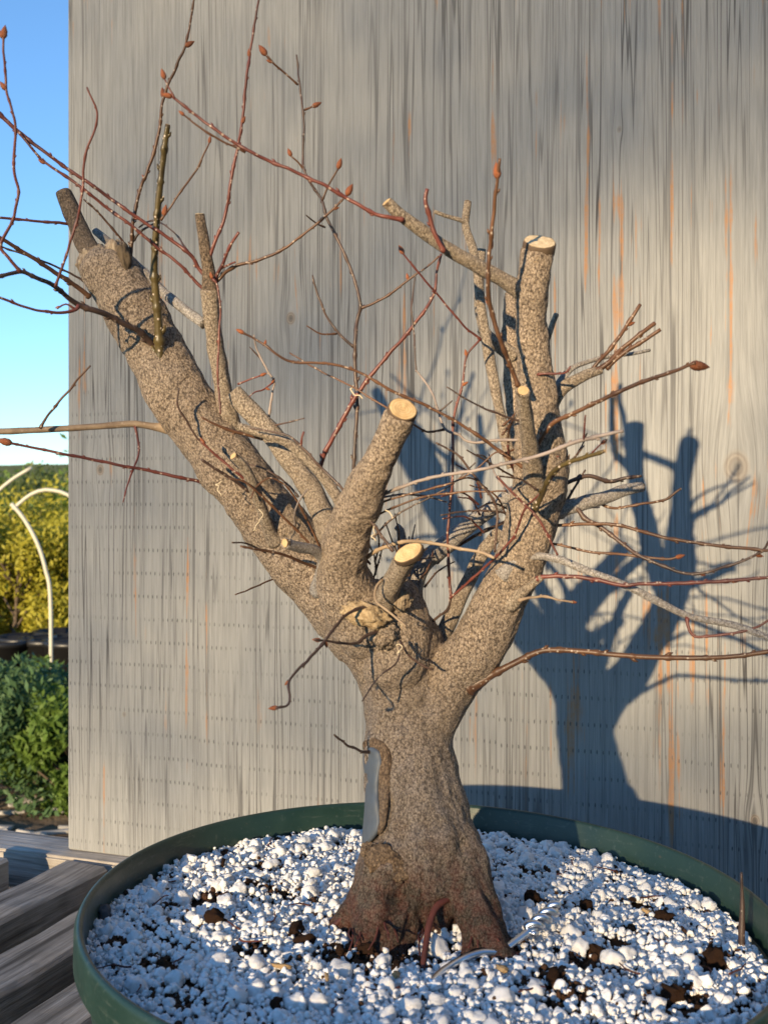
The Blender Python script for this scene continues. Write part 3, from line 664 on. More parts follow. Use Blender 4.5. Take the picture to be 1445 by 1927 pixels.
W('brown', [(678, 580, 7), (700, 572, 6), (730, 556, 6), (770, 526, 5), (800, 505, 4), (826, 482, 4)], .60, .59, [(768, 528, -.2, -1, 14)])
W('dark', [(664, 915, 9), (668, 830, 8), (672, 760, 9), (668, 690, 9), (668, 650, 9), (672, 600, 9), (678, 575, 8), (665, 520, 7), (640, 460, 7), (615, 410, 7), (605, 375, 6), (572, 318, 6), (572, 230, 5), (565, 170, 5), (558, 103, 4)], .60, .60)
W('dark', [(668, 655, 7), (640, 630, 6), (615, 595, 5), (598, 555, 5), (588, 518, 4)], .60, .595)
W('brown', [(634, 628, 5), (605, 628, 4), (577, 613, 3)], .598, .59)
W('brown', [(606, 378, 5), (620, 345, 5), (636, 318, 4)], .60, .595, [(634, 320, .3, -1, 22)])
W('brown', [(573, 320, 5), (560, 305, 4), (548, 294, 4)], .60, .595, [(549, 297, -.4, -1, 18)])
W('brown', [(573, 207, 5), (585, 202, 4), (592, 198, 4)], .60, .595, [(588, 198, 1, -.5, 20)])
W('brown', [(561, 160, 5), (540, 140, 5), (515, 120, 5), (498, 100, 5)], .60, .59, [(500, 102, -.7, -1, 26), (512, 118, -1, -.3, 13)])
W('brown', [(400, 540, 10), (412, 525, 9), (440, 503, 8), (510, 481, 7), (560, 450, 6), (620, 400, 6), (652, 368, 5)], .606, .58, [(652, 370, .5, -1, 26), (628, 394, 1, -.3, 12)])
W('brown', [(612, 428, 4), (595, 420, 4), (576, 405, 3)], .60, .59)
W('red', [(388, 495, 10), (400, 470, 9), (425, 400, 8), (435, 340, 8), (440, 310, 8), (455, 240, 7), (462, 170, 7), (475, 70, 6), (492, -30, 5)], .604, .58, [(460, 232, .5, -1, 16), (462, 105, -.1, -1, 16)])
W('red', [(403, 530, 9), (417, 500, 8), (430, 470, 7), (450, 437, 7)], .604, .59)
W('red', [(415, 505, 6), (430, 498, 5), (443, 493, 4)], .602, .592)
W('brown', [(244, 500, 12), (247, 465, 10), (252, 415, 9), (266, 349, 8), (276, 326, 8), (296, 266, 8), (309, 183, 7), (332, 126, 7), (349, 86, 6), (364, 10, 5), (370, -40, 5)], .645, .62, [(352, 86, .8, -.5, 22), (305, 180, -.2, -1, 24), (270, 335, -.6, -.7, 10)])
W('dark', [(250, 455, 7), (265, 435, 6), (282, 425, 5), (292, 420, 4)], .645, .64)
W('green', [(304, 700, 34), (302, 672, 24), (298, 600, 20), (292, 530, 18), (291, 490, 17), (297, 400, 16), (306, 310, 15), (316, 236, 13)], .6245, .585, seg=14, wob=.3, tipcut=True)
W('brown', [(303, 415, 6), (320, 390, 5), (345, 355, 5), (372, 315, 5), (388, 285, 4), (396, 265, 4)], .592, .59, [(310, 410, .2, -1, 22), (394, 270, .2, -1, 14)])
W('dark', [(300, 672, 20), (289, 653, 16), (266, 626, 15), (233, 609, 14), (199, 591, 14), (159, 578, 14), (133, 563, 12), (103, 538, 11), (66, 521, 10), (37, 511, 10), (0, 521, 9), (-50, 525, 8)], .628, .53, seg=12)
W('red', [(40, 513, 9), (20, 488, 8), (3, 463, 8), (23, 419, 7), (30, 399, 7), (35, 359, 7), (27, 315, 7), (31, 239, 6), (12, 160, 6), (7, 66, 5)], .545, .51, [(8, 75, .15, -1, 22), (8, 72, -.5, -1, 16), (12, 168, -.6, -.8, 18)])
W('red', [(105, 540, 7), (126, 478, 6), (153, 382, 6), (159, 299, 6), (183, 219, 5), (164, 164, 4)], .56, .53)
W('red', [(148, 574, 9), (143, 583, 8), (110, 589, 7), (60, 581, 6), (0, 560, 6), (-30, 552, 5)], .575, .55)
W('red', [(143, 583, 5), (125, 572, 4), (108, 581, 4)], .575, .57, [(114, 579, -1, .2, 10)])
W('brown', [(170, 560, 12), (150, 543, 11), (90, 503, 10), (33, 467, 9), (0, 447, 9), (-40, 425, 8)], .63, .59)
W('dark', [(160, 530, 6), (143, 520, 5), (93, 496, 5), (0, 463, 4), (-30, 455, 4)], .64, .61)
W('red', [(140, 424, 8), (125, 421, 7), (60, 415, 6), (0, 410, 6), (-30, 408, 5)], .648, .63)
W('red', [(390, 525, 9), (375, 506, 9), (359, 480, 9), (309, 442, 8), (252, 405, 8), (193, 362, 8), (116, 309, 8), (37, 249, 9), (0, 214, 10), (-40, 180, 9)], .606, .57)
W('red', [(390, 545, 8), (375, 536, 8), (332, 492, 7), (292, 462, 7), (249, 425, 7), (193, 384, 7), (143, 345, 7), (86, 306, 6), (62, 280, 6), (35, 248, 6)], .608, .575, [(86, 306, -1, -.5, 18)])
W('brown', [(248, 478, 6), (239, 463, 5), (189, 404, 5), (158, 375, 4)], .645, .63)
W('dark', [(355, 475, 5), (335, 445, 4), (312, 425, 4), (285, 415, 4), (262, 428, 4)], .606, .64)
W('brown', [(76, 806, 8), (90, 783, 6), (110, 760, 6), (140, 722, 5), (171, 688, 4)], .612, .60)
W('red', [(254, 800, 6), (262, 845, 5), (252, 880, 5), (240, 915, 4), (232, 945, 3)], .63, .61)
W('red', [(390, 915, 9), (370, 905, 8), (310, 892, 8), (240, 878, 7), (150, 860, 7), (60, 842, 6), (18, 833, 6)], .632, .59, [(24, 835, -1, -.25, 30)])
W('dark', [(380, 830, 5), (370, 823, 5), (352, 792, 5), (335, 762, 5), (337, 730, 4)], .612, .60)
W('red', [(495, 938, 7), (455, 898, 6), (405, 855, 6), (378, 830, 5)], .605, .595, [(384, 836, -.6, -1, 16)])
W('dark', [(470, 925, 9), (430, 897, 7), (405, 882, 7), (380, 865, 6)], .61, .59)
W('brown', [(495, 825, 10), (480, 822, 9), (432, 809, 8), (405, 798, 6), (379, 785, 5)], .59, .575)
W('dark', [(740, 1038, 8), (716, 1006, 7), (696, 980, 7), (666, 952, 7), (646, 922, 6), (620, 895, 6), (600, 875, 6), (566, 839, 6), (540, 819, 5), (513, 812, 4), (470, 806, 3)], .56, .562)
W('red', [(567, 840, 5), (568, 825, 5), (572, 812, 5)], .562, .56)
W('red', [(400, 525, 7), (409, 536, 6), (415, 583, 5), (412, 639, 5), (410, 706, 5), (414, 759, 5), (415, 779, 4)], .60, .60, [(406, 518, -.3, -1, 14)])
W('greyt', [(508, 830, 6), (506, 789, 6), (513, 739, 5), (516, 719, 5), (503, 696, 5), (483, 656, 4), (478, 630, 4)], .62, .60)
W('dark', [(500, 692, 4), (490, 675, 4), (470, 653, 3)], .61, .605)
W('red', [(516, 718, 4), (496, 733, 4), (480, 738, 3), (470, 746, 3)], .61, .60, [(512, 722, .5, -1, 12), (500, 733, 1, .4, 10)])
W('red', [(448, 723, 5), (470, 714, 4), (490, 707, 4)], .605, .60, [(490, 707, 1, -.4, 14)])
W('dark', [(505, 803, 5), (535, 797, 4), (573, 787, 3)], .612, .60)
W('brown', [(985, 880, 10), (963, 866, 8), (913, 829, 8), (863, 796, 7), (820, 773, 7), (785, 756, 7), (739, 736, 7), (672, 699, 6), (616, 684, 6), (543, 679, 6), (490, 643, 5), (455, 625, 5)], .565, .54, [(462, 629, -1, -.5, 16), (498, 650, .2, -1, 10)])
W('brown', [(745, 775, 6), (726, 766, 5), (659, 726, 4), (599, 696, 4), (545, 664, 3)], .55, .575)
W('greyt', [(980, 828, 7), (940, 829, 7), (885, 832, 6), (862, 818, 6), (836, 806, 6), (825, 776, 5), (809, 732, 5), (782, 696, 4)], .57, .585)
W('dark', [(783, 700, 4), (779, 633, 4), (774, 580, 4), (782, 517, 3)], .585, .59)
W('brown', [(838, 808, 6), (815, 812, 6), (799, 811, 5), (775, 796, 5), (765, 785, 5)], .58, .56)
W('dark', [(825, 776, 4), (838, 765, 4), (851, 754, 3)], .583, .58)
W('red', [(849, 1125, 7), (847, 1105, 7), (842, 1005, 6), (848, 939, 6), (852, 873, 6), (852, 796, 6), (860, 760, 6), (870, 723, 6), (873, 695, 5), (879, 668, 5), (903, 639, 5)], .60, .60, [(871, 724, .8, -.5, 14), (879, 672, -.2, -1, 14)])
W('dark', [(802, 1179, 6), (825, 1160, 6), (844, 1144, 6), (849, 1115, 6)], .615, .60)
W('red', [(846, 1126, 6), (906, 1073, 6), (963, 1014, 6), (986, 960, 5), (1023, 922, 5), (1046, 889, 5), (1068, 868, 4)], .598, .535)
W('dark', [(820, 833, 4), (860, 856, 5), (900, 906, 6), (926, 939, 6), (935, 972, 6), (931, 1039, 6)], .55, .565)
W('greyt', [(692, 942, 10), (709, 935, 9), (752, 918, 8), (818, 897, 8), (886, 887, 8), (953, 872, 8), (1009, 859, 9), (1079, 833, 10), (1130, 820, 9), (1172, 811, 8)], .565, .50)
W('red', [(1098, 828, 5), (1099, 805, 5), (1101, 781, 4)], .51, .505)
W('brown', [(692, 955, 7), (709, 948, 6), (752, 935, 5), (835, 913, 5), (870, 899, 4), (905, 875, 4), (933, 851, 4), (962, 862, 4)], .565, .555)
W('brown', [(685, 985, 7), (696, 977, 6), (735, 958, 5), (792, 936, 5), (852, 928, 5), (886, 925, 4), (953, 924, 4)], .57, .56)
W('dark', [(700, 1015, 5), (735, 978, 5), (770, 955, 4), (792, 944, 4), (845, 915, 3), (895, 870, 3)], .575, .56)
W('dark', [(985, 795, 6), (973, 791, 5), (936, 779, 5), (886, 756, 4), (840, 728, 3)], .56, .54)
W('dark', [(1010, 922, 6), (990, 908, 5), (969, 899, 4), (935, 896, 4)], .56, .545)
W('red', [(935, 896, 5), (963, 926, 6), (1003, 965, 6), (1026, 999, 6), (1049, 1045, 5)], .545, .545)
W('brown', [(1120, 700, 14), (1145, 682, 12), (1166, 660, 11), (1200, 632, 10), (1232, 608, 10)], .57, .565)
W('brown', [(1140, 695, 11), (1160, 675, 10), (1185, 657, 10), (1215, 638, 9), (1242, 620, 9)], .57, .56)
W('brown', [(1110, 702, 10), (1122, 684, 9), (1142, 663, 9), (1172, 623, 9), (1204, 573, 8)], .572, .57, [(1180, 610, .9, -.3, 16)])
W('red', [(1010, 705, 7), (1025, 703, 6), (1062, 702, 5), (1073, 689, 4)], .555, .545)
W('brown', [(998, 852, 20), (1010, 836, 14), (1037, 799, 12), (1086, 774, 10), (1139, 749, 10), (1200, 722, 10), (1262, 700, 9), (1308, 683, 8)], .56, .50, [(1298, 688, 1, .1, 34)])
W('green', [(1004, 960, 18), (1019, 932, 14), (1036, 892, 12), (1072, 869, 11), (1106, 859, 10), (1136, 849, 9)], .555, .51, tipcut=True)
W('dark', [(1074, 868, 5), (1086, 854, 5), (1098, 839, 4)], .53, .52)
W('red', [(1111, 855, 4), (1125, 840, 3), (1138, 828, 3)], .52, .51, [(1132, 834, 1, -.7, 14)])
W('dark', [(1045, 918, 12), (1066, 909, 10), (1106, 896, 10), (1146, 906, 10), (1179, 899, 8), (1206, 896, 7)], .60, .60)
W('dark', [(1058, 955, 7), (1076, 926, 6), (1088, 905, 5), (1101, 884, 4)], .60, .60)
W('brown', [(1130, 945, 8), (1140, 953, 7), (1162, 956, 6), (1202, 949, 6), (1248, 941, 6), (1281, 919, 5)], .60, .59)
W('dark', [(1050, 965, 20), (1082, 957, 13), (1102, 976, 11), (1136, 996, 10), (1169, 1022, 9), (1202, 1045, 8), (1252, 1067, 8), (1300, 1080, 7), (1356, 1069, 7), (1425, 1043, 6), (1450, 1012, 5)], .595, .54, [(1315, 1080, 1, .3, 12), (1420, 1046, 1, .2, 14)])
W('brown', [(1025, 992, 10), (1045, 989, 8), (1101, 986, 8), (1166, 989, 8), (1252, 1012, 8), (1339, 1025, 8), (1382, 1030, 8), (1445, 1036, 7), (1520, 1044, 7)], .592, .53)
W('brown', [(1025, 1024, 7), (1040, 1023, 6), (1105, 1038, 6), (1166, 1043, 6), (1248, 1052, 6), (1278, 1046, 5)], .592, .57, [(1268, 1048, 1, -.3, 18), (1240, 1052, 1, .1, 14)])
W('red', [(1292, 1160, 9), (1294, 1178, 8), (1309, 1198, 7), (1361, 1194, 7), (1417, 1181, 6), (1450, 1165, 6)], .545, .53)
W('red', [(1010, 1092, 13), (1019, 1086, 11), (1062, 1084, 10), (1123, 1091, 10), (1166, 1101, 9), (1209, 1099, 9), (1296, 1097, 9), (1382, 1092, 9), (1445, 1086, 8), (1520, 1080, 8)], .568, .51, [(1374, 1093, 1, 0, 16)])
W('tan', [(975, 1130, 9), (1000, 1125, 6), (1023, 1122, 6), (1050, 1128, 5), (1078, 1133, 5)], .575, .55, [(1072, 1132, 1, .1, 12)])
W('brown', [(880, 1295, 40), (902, 1284, 26), (928, 1268, 18), (971, 1246, 15), (1006, 1229, 14), (1036, 1223, 13), (1101, 1226, 12), (1166, 1233, 12), (1231, 1237, 12), (1317, 1238, 12), (1382, 1235, 11), (1445, 1226, 11), (1530, 1210, 10)], .605, .55, seg=12, wob=.2)
W('dark', [(820, 1060, 9), (850, 1035, 8), (886, 1012, 8), (950, 982, 8)], .655, .66)
W('tan', [(672, 1075, 14), (682, 1056, 11), (709, 1036, 10), (736, 1025, 9), (769, 1018, 9), (819, 1023, 8), (868, 1033, 8), (900, 1038, 7), (930, 1050, 7)], .595, .535)
W('dark', [(712, 1158, 10), (706, 1151, 8), (682, 1144, 8), (653, 1156, 7), (629, 1182, 7), (609, 1209, 7), (580, 1242, 7), (546, 1279, 6), (545, 1322, 6), (520, 1333, 6)], .59, .49, [(526, 1332, -1, .1, 16), (609, 1205, .3, 1, 14), (546, 1282, -.6, .6, 12)])
W('dark', [(718, 1186, 9), (705, 1190, 8), (689, 1196, 8), (669, 1211, 7), (633, 1209, 6), (592, 1204, 5)], .588, .55, [(606, 1206, -1, -.1, 16)])
W('dark', [(753, 1205, 5), (752, 1222, 4), (747, 1246, 4), (712, 1275, 4), (681, 1320, 3)], .575, .56)
W('dark', [(752, 1205, 5), (765, 1228, 5), (779, 1242, 5), (800, 1255, 5), (815, 1260, 5)], .58, .585)
W('tan', [(720, 1090, 6), (708, 1105, 6), (706, 1129, 6), (729, 1149, 6), (764, 1179, 6)], .57, .56)
W('brown', [(520, 1088, 5), (503, 1094, 4), (470, 1109, 4), (443, 1119, 3)], .625, .60)
W('brown', [(610, 1075, 8), (593, 1068, 7), (533, 1044, 7), (486, 1034, 6), (453, 1028, 5)], .60, .56)
W('dark', [(500, 1040, 5), (466, 1023, 4), (437, 1021, 4)], .605, .575)
W('brown', [(600, 1040, 7), (586, 1026, 6), (560, 1000, 6), (513, 953, 6), (466, 910, 5), (430, 900, 4)], .605, .58)
W('brown', [(604, 1035, 6), (599, 1023, 5), (576, 976, 5), (553, 933, 5), (530, 908, 4), (505, 900, 4), (482, 918, 4), (473, 938, 4)], .61, .585)
W('dark', [(700, 1415, 9), (683, 1415, 7), (665, 1407, 6), (650, 1400, 6), (629, 1383, 5)], .608, .575)
W('dark', [(1120, 700, 3), (1130, 696, 3)], .57, .57)
# tangle of short twigs behind the front stub
for i in range(16):
    x0 = random.uniform(690, 800); y0 = random.uniform(1050, 1110); a = random.uniform(-2.3, -.7); L = random.uniform(40, 110); k = random.uniform(-.5, .5)
    pts = [(x0 + L * t_ * math.cos(a + k * t_), y0 + L * t_ * math.sin(a + k * t_), 5 - 2 * t_) for t_ in (0, .35, .7, 1)]
    W(random.choice(['brown', 'dark', 'red', 'dark']), pts, random.uniform(.60, .635), random.uniform(.575, .64))
# small twiglets further up the right limb's far side
for i in range(8):
    x0 = random.uniform(900, 960); y0 = random.uniform(880, 1010); a = random.uniform(-3.0, -1.9); L = random.uniform(40, 100)
    W(random.choice(['brown', 'red', 'dark']), [(x0, y0, 5), (x0 + L * .5 * math.cos(a), y0 + L * .5 * math.sin(a) - 5, 4), (x0 + L * math.cos(a - .3), y0 + L * math.sin(a - .3), 3)], .63, .60)
for i in range(22):
    x0, y0 = random.choice([(970, 900), (975, 960), (1040, 900), (1050, 960), (960, 1010), (1030, 1010), (700, 960), (560, 960), (950, 830), (640, 960)]); x0 += random.uniform(-8, 8); y0 += random.uniform(-30, 30)
    a = random.uniform(-2.9, -.3); L = random.uniform(50, 150); k = random.uniform(-.5, .5)
    W(random.choice(['brown', 'red', 'greyt', 'dark']), [(x0 + L * t_ * math.cos(a + k * t_), y0 + L * t_ * math.sin(a + k * t_), 5.5 - 2 * t_) for t_ in (0, .3, .65, 1)], .60, random.uniform(.56, .64))
# fibres caught on the bark
for x, y, d_ in ((665, 725, .565), (418, 905, .59), (487, 958, .58), (705, 985, .56), (725, 960, .56), (755, 1165, .575), (745, 1215, .574)):
    pts = [(x, y, 2.4)]
    for k in range(6): pts.append((pts[-1][0] + random.uniform(-9, 9), pts[-1][1] + random.uniform(-4, 11), 2.2))
    C, R = pxpath(lerpd(pts, d_, d_ - .004), spacing=3); V, Fc = sweep(C, R, 5); link('fibre', mesh('fibre', V, Fc), M['fibre'], tree)

# grey wound putty pressed on the trunk
def blob_strip(name, rows, d, mat, bulge, parent, seed=1.0):
    V = []; Fc = []; K = 12; n = 40
    rr = catmull([(y, xl, xr) for y, xl, xr in rows], n)
    for i, (y, xl, xr) in enumerate(rr):
        e = min(1, i / 3.0, (n - 1 - i) / 3.0); e = math.sqrt(max(0, e))
        for k in range(K):
            a = 2 * math.pi * k / K; x = (xl + xr) / 2 + (xr - xl) / 2 * math.cos(a) * (.55 + .45 * e); q = math.sin(a)
            depth = d(x, y) - bulge * max(q, -.9) * (.25 + .75 * e) * (1 + .35 * noise.noise(Vector((x * .05, y * .03, seed))))
            V.append(at(x, y, depth) - TB)
    for i in range(n - 1):
        for k in range(K): Fc.append((i * K + k, i * K + (k + 1) % K, (i + 1) * K + (k + 1) % K, (i + 1) * K + k))
    Fc.append(tuple(range(K))[::-1]); Fc.append(tuple(range((n - 1) * K, n * K)))
    o = link(name, mesh(name, V, Fc), M[mat], parent); bpy.context.view_layer.update()
    return o
def trunk_front(x, y):
    cy = [(1690, 796, 250, .612), (1640, 796, 234, .612), (1560, 788, 208, .612), (1480, 779, 184, .617), (1400, 771, 166, .622)]
    ys = [c[0] for c in cy][::-1]; f = lambda k: np.interp(y, ys, [c[k] for c in cy][::-1])
    u = min(.96, abs(x - f(1)) / (f(2) / 2)); return f(3) - f(2) / 2 * f(3) / F * math.sqrt(1 - u * u)
blob_strip('wound_putty', [(1404, 690, 706), (1415, 684, 718), (1435, 683, 722), (1460, 686, 717), (1490, 687, 714), (1530, 685, 717), (1552, 683, 716), (1572, 681, 709), (1593, 680, 690)], lambda x, y: trunk_front(x, y) + .001, 'putty', .0062, tree)
blob_strip('callus', [(1388, 690, 712), (1400, 682, 726), (1425, 688, 738), (1470, 700, 736), (1530, 702, 730), (1570, 700, 722)], lambda x, y: trunk_front(x, y) + .002, 'callus', .0050, tree, 3.0)
# old pruning scar: a raised heart-shaped callus ring
torn('callus', 728, 1624, trunk_front(728, 1624) + .0005, 84, 58, 18, 'callus', 21, -.6)
torn('scar', 720, 1618, trunk_front(720, 1618) - .0010, 44, 34, 16, 'dead_dark', 23, -.6)
torn('callus', 697, 1604, trunk_front(697, 1604) + .0005, 36, 44, 14, 'callus', 26, .3)
# exposed roots
def root(pts, d0, d1, name='surface_root'):
    C, R = pxpath(lerpd(pts, d0, d1), spacing=5); V, Fc = sweep(C, R, 9, .3, random.random() * 9); return link(name, mesh(name, V, Fc), M['root'], tree)
root([(862, 1665, 14), (842, 1690, 14), (820, 1708, 14), (807, 1742, 13), (801, 1780, 12), (795, 1824, 11)], .592, .550)
root([(655, 1720, 12), (625, 1744, 8), (600, 1762, 6), (572, 1776, 4)], .594, .588)
root([(955, 1795, 24), (985, 1806, 15), (1010, 1815, 10)], .566, .558)
for i in range(16):                                    # fine feeder roots hanging round the collar
    x = random.uniform(655, 950); y = 1735 + random.uniform(0, 40); L = random.uniform(18, 46); a = random.uniform(1.1, 2.0)
    root([(x, y, 5), (x + L * .5 * math.cos(a) + random.uniform(-5, 5), y + L * .5, 4), (x + L * math.cos(a), y + L, 2.5)], .572, .560)

# ------------------------------------------------------------------ small things on the soil
def spt(x, y, up=0.0): p = soilpt(x, y); p.z = zsoil(p.x, p.y) + up; return p
wire = empty('training_wire', spt(905, 1808)); tag(wire, 'silver aluminium wire with twisted end beside the roots', 'wire')
def wseg(P_, r, name, n=60):
    C = catmull([tuple(p - wire.location) for p in P_], n); V, Fc = sweep(C, [r] * n, 10, 0, 0, True, True); return link(name, mesh(name, V, Fc), M['wire'], wire)
pw = [spt(812, 1845, .001), spt(835, 1830, .003), spt(870, 1814, .005), spt(905, 1806, .005), spt(940, 1800, .004), spt(978, 1785, .006), spt(1000, 1776, .008), spt(1018, 1772, .010)]
wseg(pw, .0021, 'wire_strand')
a0 = spt(998, 1778, .008); a1 = spt(1046, 1756, .016); ax = (a1 - a0); u_ = ax.orthogonal().normalized(); w_ = ax.normalized().cross(u_)
for ph in (0, math.pi):
    wseg([a0 + ax * t_ + (u_ * math.cos(ph + t_ * 11) + w_ * math.sin(ph + t_ * 11)) * .0026 for t_ in np.linspace(0, 1, 26)], .0021, 'wire_twist', 80)

CH = []
for i in range(8):
    V, T = ico(3); out = []
    for p in V:
        q = Vector(p); o_ = Vector((i * 7.3, i * 3.1, 0)); m_ = max(abs(q.x), abs(q.y), abs(q.z)); q = q * (.45 + .55 / m_)      # blocky
        f_ = 1 + .38 * noise.noise(q * 1.4 + o_) + .30 * noise.noise(Vector((q.x * 5, q.y * 1.2, q.z * 5)) + o_) + .16 * noise.noise(Vector((q.x * 12, q.y * 3, q.z * 12)) + o_)
        out.append((q * f_)[:])
    CH.append((np.array(out), T))
chm = {}
def chip(x, y, L, w, th, mat, label, cat='bark chip', group=None, name='bark_chip', ang=None, tilt=.35, up=.0025):
    i = random.randrange(8); k = (i, mat)
    if k not in chm:
        chm[k] = fast_mesh(name, *CH[i]); chm[k].materials.append(M[mat])
    o = link(name, chm[k], None, None, False); o.location = spt(x, y, up); s = .6 / F / 2 * .78
    o.scale = (w * s, L * s, th * s * 1.4); o.rotation_euler = (random.uniform(-tilt, tilt), random.uniform(-tilt, tilt), random.uniform(0, 3.1) if ang is None else ang)
    return tag(o, label, cat, group)
chip(1248, 1728, 44, 26, 16, 'chip', 'reddish brown ridged bark chip, largest one on the perlite', ang=.6, up=.004)
for x, y, L, w in ((558, 1765, 60, 26), (403, 1757, 44, 34), (1103, 1702, 30, 22), (1345, 1798, 46, 40), (1265, 1868, 66, 30), (1322, 1895, 34, 14), (548, 1576, 26, 12), (520, 1590, 24, 12), (955, 1583, 36, 14), (1250, 1698, 22, 10), (470, 1685, 40, 12), (1000, 1700, 34, 26), (575, 1785, 46, 30), (310, 1840, 34, 14), (1190, 1690, 18, 9), (1330, 1815, 24, 14), (1120, 1790, 30, 18), (640, 1800, 34, 16), (420, 1645, 30, 12), (520, 1905, 26, 20), (1040, 1845, 40, 22), (690, 1795, 40, 24), (745, 1825, 30, 16)):
    chip(x, y, L, w, w * .8, 'chip', 'small dark brown bark chip among the white perlite', group='dark bark chips on the perlite')
for x, y, L, w in ((530, 1845, 40, 14), (615, 1858, 26, 8), (1215, 1712, 22, 14), (945, 1838, 30, 18), (745, 1842, 22, 14), (605, 1895, 36, 5), (1385, 1830, 18, 6)):
    chip(x, y, L, w, w * .5, 'chip_pale', 'pale tan wood splinter lying on the perlite', 'wood splinter', 'pale splinters on the perlite', 'wood_splinter', up=.004)
chip(196, 1735, 32, 30, 26, 'stone', 'dark grey pebble by the pot wall', 'pebble', name='pebble', up=.004)
# burnt stick poking up at the pot wall
p0 = spt(1393, 1768, -.004); C = [p0, p0 + Vector((.001, .001, .018)), p0 + Vector((.0015, .002, .034)), p0 + Vector((.001, .002, .048))]
V, Fc = sweep(catmull([tuple(c - p0) for c in C], 14), list(np.linspace(.0022, .0007, 14)), 8, .4, 2)
o = link('stick', mesh('stick', V, Fc), M['dark']); o.location = p0; tag(o, 'thin blackened stick standing upright at the pot wall', 'stick')
# thin rootlets and straws between the grains
for i in range(34):
    x = random.uniform(190, 1400); y = random.uniform(1590, 1920)
    if 590 < x < 990 and y < 1830: continue
    a = random.uniform(0, 6.28); p = spt(x, y); 
    if math.hypot(p.x - XC, p.y - YC) > .178: continue
    pts = [Vector((0, 0, .003))]
    for k in range(5): pts.append(pts[-1] + Vector((math.cos(a), math.sin(a), random.uniform(-.25, .3))) * random.uniform(.002, .0045)); a += random.uniform(-.6, .6)
    C = catmull([tuple(q) for q in pts], 12); V, Fc = sweep(C, list(np.linspace(.0006, .0003, 12)), 5)
    o = link('rootlet', mesh('rootlet', V, Fc), M['root']); o.location = p; tag(o, 'thin dark rootlet lying across the perlite grains', 'rootlet', 'loose rootlets on the perlite')

# ------------------------------------------------------------------ background at the left: shrubs, pots, hoops, trees
def leaf_mat(name, a, b, tr=.35):
    t = NT(name); P = t.tc.outputs['Object']; n = t.noise(P, 7, 3); oi = t.n.new('ShaderNodeObjectInfo')
    c = t.mix(n, a, b); m = t.done(c, .55, None, .3)
    d = t.n.new('ShaderNodeBsdfTranslucent'); t.l(c, d.inputs[0]); mx = t.n.new('ShaderNodeMixShader'); mx.inputs[0].default_value = tr
    t.l(t.b.outputs[0], mx.inputs[1]); t.l(d.outputs[0], mx.inputs[2]); t.l(mx.outputs[0], t.o.inputs[0]); return m
M['leaf_green'] = leaf_mat('leaf_green', (.06, .125, .022), (.15, .22, .04))
M['leaf_blue'] = leaf_mat('leaf_blue', (.05, .115, .05), (.12, .19, .08))
M['leaf_sunlit'] = leaf_mat('leaf_sunlit', (.24, .24, .025), (.46, .40, .05))  # yellow-green leaves with the warm sunlight put into their colour
M['leaf_far'] = leaf_mat('leaf_far', (.07, .10, .03), (.16, .19, .06))
M['trunkwood'] = simple('far_trunk', (.10, .075, .055), .9)
M['black_plastic'] = simple('black_plastic', (.012, .012, .013), .4, .5)
M['pvc'] = simple('pvc_pipe', (.46, .44, .36), .5, .4, .1)
def leaves(clumps, size, seed):
    """clumps (x, y, z, rx, rz, n): many small leaf faces through each clump's volume"""
    g = np.random.default_rng(seed); VV = []
    for x, y, z, rx, rz, n in clumps:
        p = g.normal(size=(n, 3)); p /= np.linalg.norm(p, axis=1)[:, None]; p *= g.uniform(.25, 1.05, (n, 1)) ** .5
        p = p * [rx, rx, rz] + [x, y, z]
        d = g.normal(size=(n, 3)); d[:, 2] += .5; d /= np.linalg.norm(d, axis=1)[:, None]; e = np.cross(d, g.normal(size=(n, 3))); e /= np.linalg.norm(e, axis=1)[:, None]
        s = size * g.uniform(.6, 1.3, (n, 1)); VV.append(np.stack([p - d * s, p + e * s * .38, p + d * s, p - e * s * .38], 1).reshape(-1, 3))
    V = np.concatenate(VV); return V, np.arange(len(V)).reshape(-1, 4)
def plant(name, base, h, r, mat, label, cat, group, size=.03, nc=14, per=150, trunk_h=.25, seed=0, crown=(.35, 1.0)):
    root_ = empty(name, base); tag(root_, label, cat, group); g = random.Random(seed)
    tw = []
    pts = [Vector((0, 0, -.03)), Vector((g.uniform(-.05, .05) * h, g.uniform(-.05, .05) * h, h * .5)), Vector((g.uniform(-.08, .08) * h, g.uniform(-.08, .08) * h, h * .92))]
    C = catmull([tuple(p) for p in pts], 10); tw.append(sweep(C, list(np.linspace(max(.006, h * .028), .003, 10)), 8))
    cl = []
    for i in range(nc):
        f = g.uniform(*crown); a = g.uniform(0, 6.28); rr = r * math.sqrt(g.uniform(.05, 1)) * (1.15 - .75 * abs(f - .45)); c = (rr * math.cos(a), rr * math.sin(a), h * f)
        k = g.uniform(.25, .5) * r; cl.append((*c, k, k * g.uniform(.8, 1.4), per))
        st = C[min(9, int(9 * max(.15, f - .25)))]; tw.append(sweep([st, (st + np.array(c)) / 2 + np.array((0, 0, .02 * h)), c], [h * .010 + .002, h * .007 + .001, .002], 6))
    V, Fc = join(*tw); link('trunk', mesh('stem', V, Fc), M['trunkwood'], root_)
    V, T = leaves(cl, size, seed + 5); link('crown', fast_mesh('crown', V, T), M[mat], root_, False)
    return root_
def gp(px, Y): return Vector(((px - 722.5) / F * Y, Y, GZ))
plant('low_shrub', gp(70, 4.2), .50, .30, 'leaf_blue', 'blue-green bushy shrub beside the bench', 'shrub', None, .022, 26, 330, seed=1, crown=(.1, 1))
plant('low_shrub', gp(125, 4.0), .42, .22, 'leaf_green', 'bright green low shrub next to the panel edge', 'shrub', None, .020, 22, 300, seed=2, crown=(.1, 1))
